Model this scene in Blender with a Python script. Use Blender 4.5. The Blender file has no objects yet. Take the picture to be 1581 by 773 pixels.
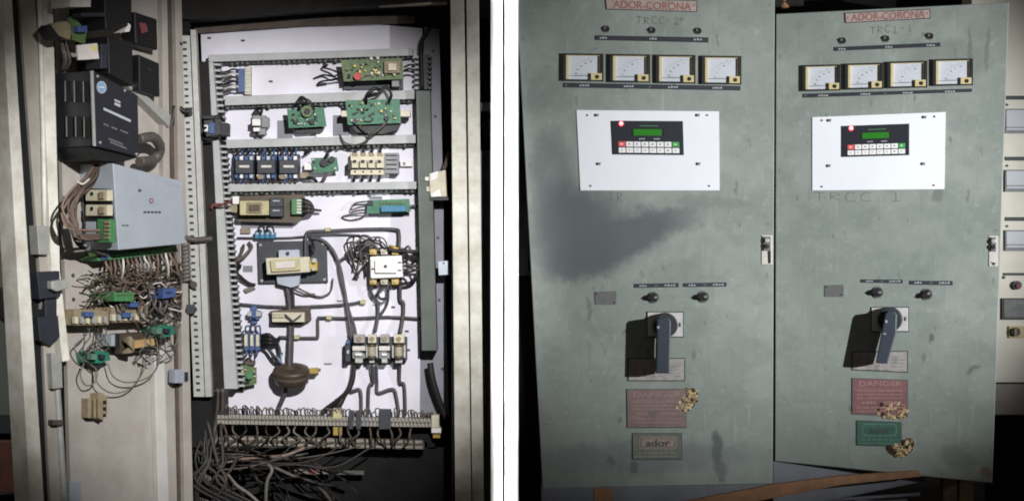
import bpy, bmesh, math, random
from mathutils import Vector, Matrix
random.seed(7)
SC = bpy.context.scene
COL = SC.collection
# ------------------------------------------------------------------ camera
U = 0.0025            # metres per photo pixel on the plane y = 0
DIST = 9.0            # camera distance from that plane
ZC = 1.10             # camera height
cam_d = bpy.data.cameras.new('camera'); cam = bpy.data.objects.new('camera', cam_d); COL.objects.link(cam)
cam.location = (0, -DIST, ZC); cam.rotation_euler = (math.radians(90), 0, 0)
cam_d.sensor_width = 36; cam_d.lens = 36*DIST/(1581*U); cam_d.clip_end = 200; cam_d.clip_start = .1
SC.camera = cam
# ------------------------------------------------------------------ world, lamps, exposure
w = bpy.data.worlds.new('World'); SC.world = w; w.use_nodes = True
w.node_tree.nodes['Background'].inputs[0].default_value = (1.0, .93, .86, 1)
w.node_tree.nodes['Background'].inputs[1].default_value = .085
def spot(name, loc, target, power, size, blend, col, radius=.03):
    d = bpy.data.lights.new(name, 'SPOT'); o = bpy.data.objects.new(name, d); COL.objects.link(o)
    o.location = loc; d.energy = power; d.spot_size = math.radians(size); d.spot_blend = blend
    d.color = col; d.shadow_soft_size = radius
    o.rotation_euler = (Vector(target)-Vector(loc)).to_track_quat('-Z', 'Y').to_euler()
    return o
def wx(px): return (px-790.5)*U
def wz(py): return ZC+(386.5-py)*U
spot('torch_on_wiring', (.75, -6.0, 2.75), (wx(352), .1, wz(425)), 1980, 24, .72, (1, .99, .975)).scale = (1, .86, 1)
spot('torch_on_fronts', (4.9, -4.8, 1.45), (wx(1245), 0, wz(306)), 2130, 25, 1.0, (.985, 1, .995))
spot('rack_fill', (-4.2, -.6, 2.6), (wx(0), 1.2, 1.0), 260, 40, .6, (1, .97, .9), .2)  # added fill light that brightens the rack behind the open door
def divider_fill(name, loc, target, w_, h_, spread, power):
    d = bpy.data.lights.new(name, 'AREA'); o = bpy.data.objects.new(name, d); COL.objects.link(o)
    d.shape = 'RECTANGLE'; d.size = w_; d.size_y = h_; d.spread = math.radians(spread); d.energy = power
    o.location = loc; o.rotation_euler = (math.radians(90), 0, -math.atan2(target[0]-loc[0], target[1]-loc[1]))
divider_fill('divider_fill', (wx(778)+1.6, -3.0, ZC), (wx(774), 0, ZC), .02, 2.3, 1.6, 2.4)  # added narrow light that whitens the divider board
SC.view_settings.view_transform = 'Standard'; SC.view_settings.look = 'None'
SC.view_settings.exposure = 0; SC.view_settings.gamma = 1
SC.cycles.use_denoising = True
SC.cycles.max_bounces = 6
SC.cycles.filter_width = 1.9
SC.render.engine = 'CYCLES'

# ------------------------------------------------------------------ materials
def lin(c):
    c = c/255
    return c/12.92 if c <= .04045 else ((c+.055)/1.055)**2.4
def rgb(r, g, b): return (lin(r), lin(g), lin(b), 1)
MATS = {}
def M(name, r, g, b, rough=.5, metal=0., var=.25, scale=18., bump=.0, dirt=None, emit=0):
    m = bpy.data.materials.new(name); m.use_nodes = True; nt = m.node_tree; N = nt.nodes; L = nt.links
    p = N['Principled BSDF']; p.inputs['Roughness'].default_value = rough; p.inputs['Metallic'].default_value = metal
    tc = N.new('ShaderNodeTexCoord')
    n1 = N.new('ShaderNodeTexNoise'); n1.inputs['Scale'].default_value = scale; n1.inputs['Detail'].default_value = 7; n1.inputs['Roughness'].default_value = .65
    L.new(tc.outputs['Object'], n1.inputs['Vector'])
    ramp = N.new('ShaderNodeMapRange'); ramp.inputs[1].default_value = .35; ramp.inputs[2].default_value = .7
    L.new(n1.outputs[0], ramp.inputs[0])
    mix = N.new('ShaderNodeMix'); mix.data_type = 'RGBA'
    c = rgb(r, g, b); k = 1-var
    d = rgb(*dirt) if dirt else (c[0]*k, c[1]*k, c[2]*k, 1)
    mix.inputs[6].default_value = c; mix.inputs[7].default_value = d
    L.new(ramp.outputs[0], mix.inputs[0]); L.new(mix.outputs[2], p.inputs['Base Color'])
    mr = N.new('ShaderNodeMapRange'); mr.inputs[3].default_value = max(.05, rough-.12); mr.inputs[4].default_value = min(1, rough+.15)
    L.new(n1.outputs[0], mr.inputs[0]); L.new(mr.outputs[0], p.inputs['Roughness'])
    if bump:
        n2 = N.new('ShaderNodeTexNoise'); n2.inputs['Scale'].default_value = scale*5; n2.inputs['Detail'].default_value = 4
        L.new(tc.outputs['Object'], n2.inputs['Vector'])
        b_ = N.new('ShaderNodeBump'); b_.inputs['Strength'].default_value = bump; b_.inputs['Distance'].default_value = .004
        L.new(n2.outputs[0], b_.inputs['Height']); L.new(b_.outputs[0], p.inputs['Normal'])
    if emit:
        p.inputs['Emission Color'].default_value = c; p.inputs['Emission Strength'].default_value = emit
    MATS[name] = m
    return m
M('beige_steel', 232, 230, 221, .5, 0, .22, 9, .05, dirt=(188, 182, 168))
M('frame_beige', 206, 205, 195, .5, 0, .22, 9, .05, dirt=(164, 158, 144))  # darker copy of beige_steel, toned down against the strong light on the frame
M('grey_enamel', 174, 168, 162, .55, 0, .2, 5, .04, dirt=(150, 143, 136))
M('rib_white', 204, 200, 196, .5, 0, .2, 8)
M('door_recess', 172, 166, 156, .55, 0, .25, 8)
M('duct_grey', 176, 178, 178, .55, 0, .18, 12)
M('comb_dark', 58, 58, 58, .6, 0, .5, 30)
M('strip_grey', 152, 147, 138, .5, .1, .3, 40)
M('duct_dark', 88, 95, 90, .55, 0, .2, 12)
M('plate_lavender', 222, 220, 232, .6, 0, .10, 4, 0, dirt=(208, 204, 216))
M('backplate_grey', 128, 128, 138, .6, 0, .2, 8)
M('zinc', 180, 180, 176, .45, .3, .25, 30)
M('black', 24, 24, 26, .5, 0, .3, 20)
M('black_metal', 44, 45, 52, .38, .1, .3, 25, .05)
M('rubber', 27, 25, 24, .6, 0, .4, 40)
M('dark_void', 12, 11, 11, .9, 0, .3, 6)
M('dark_brown', 34, 30, 27, .85, 0, .5, 9, .2)  # near-black brown for the header, grooves and dark gear
M('silver', 178, 186, 196, .42, .25, .15, 8, .03)
M('silver_dull', 170, 176, 190, .5, .15, .18, 8, .03)
M('pcb', 46, 112, 82, .45, 0, .35, 70)
M('pcb_olive', 92, 116, 70, .5, 0, .45, 70)
M('pcb_bright', 72, 130, 82, .5, 0, .3, 60)
M('teal', 44, 122, 98, .45, 0, .35, 50)
M('cream', 206, 199, 176, .5, 0, .2, 30)
M('yellow', 192, 183, 140, .5, 0, .3, 40)
M('brass', 190, 160, 84, .35, .6, .3, 50)
M('tan', 148, 134, 108, .55, 0, .35, 40)
M('orange', 182, 150, 104, .5, 0, .25, 40)
M('blue', 70, 94, 144, .45, 0, .35, 60)
M('badge', 120, 160, 200, .45, 0, .3, 60)
M('navy', 48, 56, 84, .45, 0, .3, 60)
M('cyan_blue', 40, 116, 150, .45, 0, .3, 50)
M('white_plastic', 232, 230, 228, .45, 0, .12, 30)
M('grey_plastic', 132, 134, 138, .5, 0, .2, 30)
M('fuse_grey', 168, 158, 140, .5, 0, .3, 50)
M('slate', 58, 66, 78, .42, 0, .2, 20)
M('charcoal', 44, 48, 56, .5, 0, .25, 20)
M('red', 188, 52, 48, .45, 0, .2, 40)
M('red_dull', 132, 66, 70, .6, 0, .3, 60)
M('wire_grey', 118, 112, 106, .5, 0, .4, 60)
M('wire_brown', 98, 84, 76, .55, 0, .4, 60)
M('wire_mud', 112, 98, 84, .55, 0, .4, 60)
M('wire_olive', 92, 88, 70, .55, 0, .4, 60)
M('wire_copper', 140, 116, 102, .5, 0, .4, 60)
M('wire_black', 34, 31, 30, .5, 0, .4, 60)
M('wire_dim', 92, 86, 82, .5, 0, .4, 60)
M('heap_shade_brown', 60, 53, 50, .6, 0, .4, 60)  # cable brown darkened in place of the shade in the cabinet base
M('cable_grey', 74, 72, 76, .55, 0, .25, 40)
M('grime', 92, 80, 72, .7, 0, .4, 20)
M('bronze', 84, 74, 60, .45, .2, .4, 25)
M('divider_white', 250, 250, 250, .6, 0, .02, 4)
M('joint_black', 10, 10, 10, .7, 0, .1, 10)
M('label_white', 214, 208, 202, .55, 0, .2, 30)
M('label_yellow', 214, 206, 150, .55, 0, .2, 30)
M('print_grey', 176, 180, 186, .6, 0, .2, 60)
M('print_dark', 62, 62, 68, .7, 0, .2, 60)
M('strip_dark', 44, 48, 58, .5, 0, .25, 30)
M('bezel', 40, 40, 42, .4, 0, .2, 40)
M('meter_cream', 212, 196, 146, .45, 0, .12, 40)
M('meter_face', 204, 208, 218, .35, 0, .10, 14)
M('ctrl_white', 238, 241, 248, .45, 0, .05, 6)
M('ctrl_black', 40, 42, 52, .4, 0, .25, 40)
M('lcd_green', 44, 122, 36, .3, 0, .15, 40, emit=.12)
M('led_red', 255, 60, 70, .3, 0, .05, 20, emit=1.5)
M('led_core', 255, 205, 210, .3, 0, .05, 20, emit=1.2)
M('key_white', 240, 240, 240, .45, 0, .06, 40)
M('key_red', 232, 96, 98, .45, 0, .1, 40)
M('key_green', 72, 168, 84, .45, 0, .1, 40)
M('nameplate_pink', 186, 170, 164, .5, 0, .2, 25, 0, dirt=(152, 134, 128))
M('letter_red', 158, 100, 94, .6, 0, .25, 40)
M('danger_red', 134, 92, 94, .6, 0, .3, 22, 0, dirt=(112, 84, 84))
M('danger_faded', 134, 112, 110, .6, 0, .3, 22, 0, dirt=(106, 96, 94))
M('danger_print', 172, 130, 132, .6, 0, .3, 40)
M('danger_ghost', 166, 136, 134, .6, 0, .4, 60, 0, dirt=(140, 104, 104))
M('emblem_green', 62, 104, 90, .6, 0, .3, 30)
M('emblem_worn', 90, 104, 95, .6, 0, .3, 30, 0, dirt=(120, 120, 110))
M('emblem_line', 96, 132, 118, .6, 0, .3, 40)
M('emblem_pink', 160, 140, 134, .6, 0, .3, 40)
M('emblem_dark', 66, 74, 70, .6, 0, .3, 40)
M('plate_worn', 176, 169, 167, .55, 0, .2, 25, 0, dirt=(134, 130, 130))
M('switch_plate', 206, 204, 204, .45, .1, .2, 25)
M('tag_grey', 112, 114, 114, .5, .2, .25, 50, .1)
M('pencil', 104, 110, 107, .8, 0, .2, 60)
M('nest_cream', 226, 208, 168, .8, 0, .35, 60, .3, dirt=(150, 112, 66))
M('nest_tan', 204, 178, 132, .8, 0, .35, 60)
M('nest_base', 74, 54, 36, .85, 0, .5, 40, .3)
M('nest_hole', 60, 40, 26, .9, 0, .4, 60)
M('steel_bright', 205, 204, 200, .35, .5, .2, 60)
M('cream_panel', 240, 236, 222, .55, 0, .12, 6)
M('plinth', 118, 122, 130, .6, 0, .3, 7, .05)
M('rust', 152, 112, 82, .75, 0, .35, 25, .2)
M('wood', 172, 140, 108, .65, 0, .3, 15, .1)
M('concrete', 62, 58, 54, .85, 0, .35, 3, .2)
M('room_wall', 46, 46, 48, .85, 0, .4, 2, .1)
M('room_green', 96, 104, 96, .7, 0, .25, 4)
M('brick_red', 92, 52, 46, .8, 0, .4, 20, .2)

def painted(name, smears, base=(131, 140, 134)):
    """Weathered grey-green enamel: cloudy fading, vertical scuffs, fine scratches, and smears given as (u,v,ru,rv,rot,strength,colour)."""
    m = bpy.data.materials.new(name); m.use_nodes = True; nt = m.node_tree; N = nt.nodes; L = nt.links
    p = N['Principled BSDF']
    tc = N.new('ShaderNodeTexCoord')
    def noise(scale, detail=6, rough=.6, stretch=None, src='UV'):
        n = N.new('ShaderNodeTexNoise'); n.inputs['Scale'].default_value = scale; n.inputs['Detail'].default_value = detail; n.inputs['Roughness'].default_value = rough
        if stretch:
            mp = N.new('ShaderNodeMapping'); mp.inputs['Scale'].default_value = stretch
            L.new(tc.outputs[src], mp.inputs[0]); L.new(mp.outputs[0], n.inputs['Vector'])
        else: L.new(tc.outputs[src], n.inputs['Vector'])
        return n
    def rng(sock, a, b, lo=0, hi=1):
        r = N.new('ShaderNodeMapRange'); r.interpolation_type = 'SMOOTHSTEP'
        for i, v in enumerate((a, b, lo, hi)): r.inputs[i+1].default_value = v
        L.new(sock, r.inputs[0]); return r.outputs[0]
    cur = None
    def mixc(fac, col):
        nonlocal cur
        mx = N.new('ShaderNodeMix'); mx.data_type = 'RGBA'
        if cur is None: mx.inputs[6].default_value = rgb(*base)
        else: L.new(cur, mx.inputs[6])
        mx.inputs[7].default_value = rgb(*col); L.new(fac, mx.inputs[0]); cur = mx.outputs[2]
    mixc(rng(noise(2.2, 6, .6, (1, 2, 1)).outputs[0], .40, .62, 0, .6), (156, 162, 157))
    mixc(rng(noise(5, 8, .7, (1, 2, 1)).outputs[0], .48, .68, 0, .5), (118, 126, 123))
    mixc(rng(noise(6, 6, .6, (9, .9, 1)).outputs[0], .55, .75, 0, .3), (104, 111, 109))
    mixc(rng(noise(22, 7, .75, (1, 1.9, 1)).outputs[0], .53, .70, 0, .55), (166, 172, 168))
    mixc(rng(noise(9, 3, .5, (.5, 8, 1)).outputs[0], .63, .80, 0, .22), (110, 116, 114))
    mixc(rng(noise(11, 9, .75, (1, 2, 1)).outputs[0], .49, .62, 0, .36), (122, 130, 126))
    mixc(rng(noise(40, 4, .6, (2.5, .35, 1)).outputs[0], .62, .74, 0, .3), (172, 182, 178))
    mixc(rng(noise(24, 2, .5).outputs[0], .66, .74, 0, .6), (98, 104, 102))
    for sx, sy, rz, st in ((60, 2.2, .5, .5), (45, 3, -.9, .45), (70, 1.6, 1.35, .4)):
        n = N.new('ShaderNodeTexNoise'); n.inputs['Scale'].default_value = 1; n.inputs['Detail'].default_value = 3
        mp = N.new('ShaderNodeMapping'); mp.inputs['Rotation'].default_value = (0, 0, rz); mp.inputs['Scale'].default_value = (sx, sy*2, 1)
        L.new(tc.outputs['UV'], mp.inputs[0]); L.new(mp.outputs[0], n.inputs['Vector'])
        mk = N.new('ShaderNodeMath'); mk.operation = 'MULTIPLY'; L.new(rng(n.outputs[0], .64, .72, 0, st), mk.inputs[0]); L.new(rng(noise(3.2+sy, 2).outputs[0], .5, .62), mk.inputs[1])
        mixc(mk.outputs[0], (172, 178, 174))
    warp = noise(7, 9, .72, (1, 2, 1))
    for (u, v, ru, rv, rot, st, col) in smears:
        ad = N.new('ShaderNodeMix'); ad.data_type = 'VECTOR'; ad.inputs[0].default_value = .075
        L.new(tc.outputs['UV'], ad.inputs[4]); L.new(warp.outputs[1], ad.inputs[5])
        mp = N.new('ShaderNodeMapping'); mp.vector_type = 'TEXTURE'
        mp.inputs['Location'].default_value = (u*.925+.0375, v*.925+.0375, .0375); mp.inputs['Rotation'].default_value = (0, 0, rot); mp.inputs['Scale'].default_value = (ru, rv, 1)
        L.new(ad.outputs[1], mp.inputs[0])
        ln = N.new('ShaderNodeVectorMath'); ln.operation = 'LENGTH'; L.new(mp.outputs[0], ln.inputs[0])
        mixc(rng(ln.outputs['Value'], .5, 1.12, st, 0), col)
    L.new(cur, p.inputs['Base Color'])
    L.new(rng(noise(4).outputs[0], .3, .7, .42, .62), p.inputs['Roughness'])
    b_ = N.new('ShaderNodeBump'); b_.inputs['Strength'].default_value = .12; b_.inputs['Distance'].default_value = .01
    L.new(noise(3, 3).outputs[0], b_.inputs['Height']); L.new(b_.outputs[0], p.inputs['Normal'])
    MATS[name] = m
GS = (86, 94, 97)
painted('paint_left', [(.20, .525, .22, .10, .0, .95, GS), (.11, .63, .11, .09, 0, .6, GS), (.42, .50, .25, .055, .16, .95, GS), (.22, .46, .20, .05, .12, .9, GS), (.60, .53, .15, .035, .12, .5, GS),
                       (.76, .57, .17, .012, -.05, .25, GS), (.56, .45, .26, .014, .2, .3, (150, 157, 151)), (.12, .79, .11, .05, 0, .3, (104, 112, 112)),
                       (.77, .075, .025, .035, 0, .75, (72, 80, 82)), (.78, .03, .03, .025, 0, .6, (78, 84, 86)), (.40, .045, .02, .012, 0, .7, (66, 70, 72)), (.30, .055, .02, .010, 0, .6, (66, 70, 72)), (.24, .36, .012, .03, 0, .5, (84, 92, 92)), (.45, .06, .5, .035, .0, .45, (92, 100, 104)), (.70, .20, .03, .022, .3, .6, (148, 154, 150))])
painted('paint_right', [(.62, .50, .3, .10, .1, .35, (118, 128, 122)), (.30, .32, .2, .16, .1, .3, (140, 150, 142)), (.725, .60, .03, .016, 0, .6, (96, 102, 100)), (.42, .56, .05, .02, .3, .3, (112, 120, 116)),
                        (.75, .88, .2, .05, 0, .45, (104, 110, 108)), (.85, .05, .10, .03, 0, .5, (100, 102, 98)), (.97, .02, .03, .015, 0, .8, (124, 100, 76)), (.84, .905, .012, .05, 0, .5, (88, 94, 92)), (.92, .90, .012, .05, 0, .45, (88, 94, 92)), (.72, .30, .012, .008, 0, .7, (70, 74, 74)), (.90, .235, .03, .007, .1, .6, (74, 80, 80))], base=(131, 140, 134))

# ------------------------------------------------------------------ geometry helpers
CAMP = Vector((0, -DIST, ZC))
class Surf:
    """A plane in the place. at(px,py,h): the point h metres in front of it that the photograph shows at that pixel."""
    def __init__(s, o, n): s.o = Vector(o); s.n = Vector(n).normalized(); s.r = Vector((0, 0, 1)).cross(s.n).normalized(); s.u = s.n.cross(s.r)
    def at(s, px, py, h=0):
        d = Vector((wx(px), 0, wz(py)))-CAMP
        t = ((s.o+s.n*h)-CAMP).dot(s.n)/d.dot(s.n)
        return CAMP+d*t
def F(y): return Surf((0, y, 0), (0, -1, 0))
class MB:
    def __init__(s): s.bm = bmesh.new(); s.mats = []; s.uv = None
    def mi(s, m):
        if m not in s.mats: s.mats.append(m)
        return s.mats.index(m)
    def face(s, pts, m, smooth=False):
        f = s.bm.faces.new([s.bm.verts.new(p) for p in pts]); f.material_index = s.mi(m); f.smooth = smooth; return f
    def loft(s, rings, m, caps=True, smooth=False, closed=True):
        k = s.mi(m); vs = [[s.bm.verts.new(p) for p in r] for r in rings]; n = len(vs[0])
        for a, b in zip(vs, vs[1:]):
            for i in range(n if closed else n-1):
                f = s.bm.faces.new((a[i], a[(i+1) % n], b[(i+1) % n], b[i])); f.material_index = k; f.smooth = smooth
        if caps:
            for r in (vs[0][::-1], vs[-1]):
                f = s.bm.faces.new(r); f.material_index = k
        return s
    def poly(s, S, pts, h0, h1, m):
        top = [S.at(x, y, h1) for x, y in pts]; bot = [p-S.n*(h1-h0) for p in top]
        return s.loft([bot, top], m)
    def box(s, S, x0, y0, x1, y1, h0, h1, m): return s.poly(S, [(x0, y0), (x1, y0), (x1, y1), (x0, y1)], h0, h1, m)
    def cyl(s, S, x, y, r, h0, h1, m, n=20, r1=None, sq=1.0):
        c = S.at(x, y, h1); r *= U; r1 = r if r1 is None else r1*U
        ring = lambda cc, q: [cc+S.r*(q*math.cos(2*math.pi*i/n))+S.u*(q*sq*math.sin(2*math.pi*i/n)) for i in range(n)]
        return s.loft([ring(c-S.n*(h1-h0), r), ring(c, r1)], m)
    def dome(s, S, x, y, r, h0, hh, m, n=14):
        c = S.at(x, y, h0); rs = []
        for j in range(5):
            a = j/4.4*math.pi/2; q = r*U*math.cos(a)
            rs.append([c+S.n*(hh*math.sin(a))+S.r*(q*math.cos(2*math.pi*i/n))+S.u*(q*math.sin(2*math.pi*i/n)) for i in range(n)])
        return s.loft(rs, m, smooth=True)
    def tube(s, pts, r, m, n=6, smooth=True, sub=5):
        P = spline(pts, sub) if smooth and len(pts) > 2 else [Vector(p) for p in pts]
        up = Vector((.3, -.9, .31)); rings = []
        for i, p in enumerate(P):
            t = (P[min(i+1, len(P)-1)]-P[max(i-1, 0)]).normalized()
            a = t.cross(up)
            if a.length < 1e-4: a = t.cross(Vector((1, 0, 0)))
            a.normalize(); b = t.cross(a)
            rings.append([p+a*(r*math.cos(2*math.pi*k/n))+b*(r*math.sin(2*math.pi*k/n)) for k in range(n)])
        return s.loft(rings, m, smooth=True)
    def wire(s, S, pts, r, m, **k): return s.tube([S.at(*p) for p in pts], r, m, **k)
def spline(pts, sub):
    P = [Vector(p) for p in pts]; P = [P[0]*2-P[1]]+P+[P[-1]*2-P[-2]]; out = []
    for i in range(1, len(P)-2):
        for k in range(sub):
            t = k/sub; a, b, c, d = P[i-1:i+3]
            out.append(.5*((2*b)+(c-a)*t+(2*a-5*b+4*c-d)*t*t+(3*b-a-3*c+d)*t**3))
    return out+[P[-2]]
WLOC = {}
ONE_EACH = {'lead', 'door_hole', 'black_block', 'terminal_bar', 'lug', 'vent_lip', 'wire_loom', 'lower_loom', 'strand', 'standoff', 'plunger'}
def tag(o, label=None, cat=None, group=None, kind=None):
    for k, v in (('label', label), ('category', cat), ('group', group), ('kind', kind)):
        if v: o[k] = v
    return o
def thing(name, label, cat, loc, group=None):
    o = bpy.data.objects.new(name, None); COL.objects.link(o); o.empty_display_size = .03
    o.location = loc; WLOC[o] = Vector(loc); return tag(o, label, cat, group)
def ob(name, mb, parent=None, bevel=0, label=None):
    bm = mb.bm
    if name in ONE_EACH:                      # every wire, hole or bar of the kind is a part of its own
        bm.faces.index_update(); bm.faces.ensure_lookup_table(); seen = set(); groups = []
        for f in bm.faces:
            if f.index in seen: continue
            st, g = [f], set(); seen.add(f.index)
            while st:
                q = st.pop(); g.add(q.index)
                for e in q.edges:
                    for r_ in e.link_faces:
                        if r_.index not in seen: seen.add(r_.index); st.append(r_)
            groups.append(g)
        if len(groups) > 1:
            for g in groups:
                m2 = MB(); m2.bm.free(); m2.bm = bm.copy(); m2.bm.faces.index_update(); m2.bm.faces.ensure_lookup_table()
                bmesh.ops.delete(m2.bm, geom=[f for f in m2.bm.faces if f.index not in g], context='FACES')
                used = sorted({f.material_index for f in m2.bm.faces}); m2.mats = [mb.mats[k] for k in used]
                for f in m2.bm.faces: f.material_index = used.index(f.material_index)
                o = ob(name, m2, parent, bevel, label)
            bm.free(); return o
    bmesh.ops.recalc_face_normals(bm, faces=bm.faces)
    vs = [v.co for v in bm.verts]
    c = Vector([(min(v[i] for v in vs)+max(v[i] for v in vs))/2 for i in range(3)])
    bmesh.ops.translate(bm, verts=bm.verts, vec=-c)
    me = bpy.data.meshes.new(name); bm.to_mesh(me); bm.free()
    for m in mb.mats: me.materials.append(MATS[m])
    o = bpy.data.objects.new(name, me); COL.objects.link(o); WLOC[o] = c
    if parent is not None: o.parent = parent; o.location = c-WLOC[parent]
    else: o.location = c
    if bevel:
        b = o.modifiers.new('bevel', 'BEVEL'); b.width = bevel; b.segments = 2; b.limit_method = 'ANGLE'
    if label: o['label'] = label
    return o
def lettering(name, S, body, x0, y0, x1, y1, h, m, parent, bold=.0, slope=0):
    """Raised lettering laid on the surface, filling the rectangle (pixels of the photograph), lines split by newline."""
    cu = bpy.data.curves.new(name, 'FONT'); cu.body = body; cu.align_x = 'LEFT'; cu.extrude = .0006; cu.offset = bold; cu.size = 1
    tmp = bpy.data.objects.new(name+'_tmp', cu); COL.objects.link(tmp)
    dg = bpy.context.evaluated_depsgraph_get()
    me = bpy.data.meshes.new_from_object(tmp.evaluated_get(dg)); bpy.data.objects.remove(tmp)
    xs = [v.co.x for v in me.vertices]; ys = [v.co.y for v in me.vertices]
    ax, bx, ay, by = min(xs), max(xs), min(ys), max(ys)
    for v in me.vertices:
        s, t = (v.co.x-ax)/(bx-ax), (v.co.y-ay)/(by-ay)
        p = S.at(x0+(x1-x0)*s, y1+(y0-y1)*t+slope*s, h)
        v.co = p+S.n*(v.co.z*.5)
    mb = MB(); mb.bm.from_mesh(me); mb.mats = [m]; bpy.data.meshes.remove(me)
    for f in mb.bm.faces: f.material_index = 0
    return ob(name, mb, parent)

GLYPH = {'T': [[(0, 0), (1, .05)], [(.5, .03), (.52, .5), (.46, 1)]], 'R': [[(.1, 0), (.14, .5), (.1, 1)], [(.1, .05), (.75, .08), (.8, .35), (.15, .5), (.5, .72), (.9, 1)]],
         'C': [[(.9, .12), (.5, 0), (.15, .3), (.12, .75), (.45, 1), (.95, .92)]], '-': [[(.15, .55), (.8, .5)]], '1': [[(.45, 0), (.5, .5), (.46, 1)], [(.1, 1), (.9, .97)]],
         '2': [[(.1, .2), (.45, 0), (.8, .2), (.6, .55), (.1, .95), (.95, .95)]], ' ': []}
def handwriting(S, text, x0, y0, x1, y1, slope, parent, width=1.3):
    """Marker strokes drawn by hand: one flat ribbon per stroke, a little uneven."""
    b = MB(); n = len(text); cw = (x1-x0)/n; rr = random.Random(len(text)*7+int(x0))
    for i, ch in enumerate(text):
        oy = rr.uniform(-1, 1); sc = rr.uniform(.88, 1.05)
        for st in GLYPH[ch]:
            P = [Vector((x0+cw*(i+.12+u*.72), y0+(y1-y0)*v*sc+oy+slope*i/n, 0)) for u, v in st]
            if len(P) > 2: P = spline(P, 4)
            for k in range(len(P)-1):
                d = (P[k+1]-P[k]).normalized(); q = Vector((-d.y, d.x, 0))*width*rr.uniform(.38, .55); e = d*.3
                b.poly(S, [(p.x, p.y) for p in (P[k]-q-e, P[k+1]-q+e, P[k+1]+q+e, P[k]+q-e)], 0, .0006+.00004*(k % 2), 'pencil')
    return ob('handwriting', b, parent)

# ------------------------------------------------------------------ planes of the place
FRONT = F(0.0)                       # front frame of the open cabinet
PLATE = F(0.22)                      # its mounting plate
TH = math.radians(50)
DOOR = Surf((wx(292), .02, 0), (math.sin(TH), -math.cos(TH), 0))   # inside face of the door swung open
PL = F(0.0)                          # left closed front
A2 = math.radians(9)
PR = Surf((wx(1197), .05, 0), (-math.sin(A2), -math.cos(A2), 0))   # right closed front, slightly ajar

# ------------------------------------------------------------------ setting
def structure(name, mb): return tag(ob(name, mb), kind='structure')
b = MB(); b.face([(-12, -6, 0), (12, -6, 0), (12, 9, 0), (-12, 9, 0)], 'concrete'); structure('floor', b)
b = MB(); b.box(F(2.6), -900, -700, 2500, 1400, -.2, 0, 'room_wall'); structure('wall', b)
# white upright board between the two groups of cabinets
t = thing('divider_board', 'tall white upright board with thin black joint between the open cabinet and the grey-green cabinets', 'board', (wx(778), .0, 0))
b = MB(); b.box(FRONT, 757.5, -40, 775.7, 815, -.5, .03, 'divider_white'); ob('panel', b, t, .001)
b = MB(); b.box(FRONT, 779.5, -40, 800.5, 815, -.5, .03, 'divider_white'); ob('panel', b, t, .001)
b = MB(); b.box(FRONT, 775.8, -40, 779.4, 815, -.5, -.25, 'joint_black'); ob('joint', b, t)

# ================================================================== OPEN CABINET
cab = thing('open_cabinet', 'open beige electrical cabinet with white mounting plate full of wired devices', 'electrical cabinet', (wx(480), .1, 0))
# right frame stiles (beige) and shell
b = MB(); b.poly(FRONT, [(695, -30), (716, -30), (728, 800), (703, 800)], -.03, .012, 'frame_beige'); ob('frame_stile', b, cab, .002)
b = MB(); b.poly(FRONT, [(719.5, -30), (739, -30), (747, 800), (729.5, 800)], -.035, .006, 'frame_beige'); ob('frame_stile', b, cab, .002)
b = MB(); b.poly(FRONT, [(716, -30), (719.5, -30), (729.5, 800), (728, 800)], -.06, -.03, 'black'); ob('frame_gap', b, cab)
b = MB(); b.poly(F(.50), [(262, -30), (760, -30), (760, 800), (262, 800)], -.02, 0, 'dark_void'); ob('back_panel', b, cab)
b = MB(); b.loft([[Vector((wx(697), .01, z)), Vector((wx(700), .01, z)), Vector((wx(700), .5, z)), Vector((wx(697), .5, z))] for z in (0.02, 2.2)], 'dark_void'); ob('side_panel', b, cab)
b = MB(); b.poly(F(.24), [(655, 42), (678, 46), (693, 640), (640, 640)], -.01, 0, 'backplate_grey')
for (x, y) in ((669, 79), (672, 180), (676, 367), (678, 463), (683, 569)): b.cyl(F(.24), x, y, 2.4, 0, .002, 'black', 10)
ob('rear_strip', b, cab)
b = MB(); b.poly(PLATE, [(310, 50), (560, 36), (652, 44), (648, 644), (330, 644)], -.004, 0, 'plate_lavender')
for (x, y) in ((323, 59), (375, 63), (418, 126), (540, 120), (607, 474), (628, 511), (630, 540), (553, 300)): b.box(PLATE, x-3, y-1.5, x+3, y+1.5, 0, .002, 'print_dark')
for (x0, y0, x1, y1) in ((500, 560, 512, 563), (480, 470, 500, 473), (520, 463, 530, 466), (575, 470, 590, 472), (375, 410, 390, 420), (570, 303, 590, 308)): b.box(PLATE, x0, y0, x1, y1, 0, .001, 'backplate_grey')
ob('mounting_plate', b, cab)
b = MB(); b.poly(FRONT, [(255, -40), (697, -40), (697, 0), (640, 4), (470, 16), (300, 30), (262, 30)], -.21, -.02, 'dark_brown'); ob('header', b, cab)  # near-black in place of shade under the roof; extended forward to shade the plate
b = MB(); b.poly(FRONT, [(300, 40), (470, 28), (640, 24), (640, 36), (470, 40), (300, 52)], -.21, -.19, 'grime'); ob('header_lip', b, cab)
b = MB(); b.poly(FRONT, [(560, -6), (690, -6), (690, 6), (640, 8), (572, 10)], -.12, -.06, 'cream'); ob('lamp_cover', b, cab)
b = MB(); b.poly(F(.24), [(300, 690), (700, 690), (700, 800), (300, 800)], -.01, .0, 'dark_void'); ob('base_panel', b, cab)  # near-black colour stands in for the shade at the cabinet foot

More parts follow.
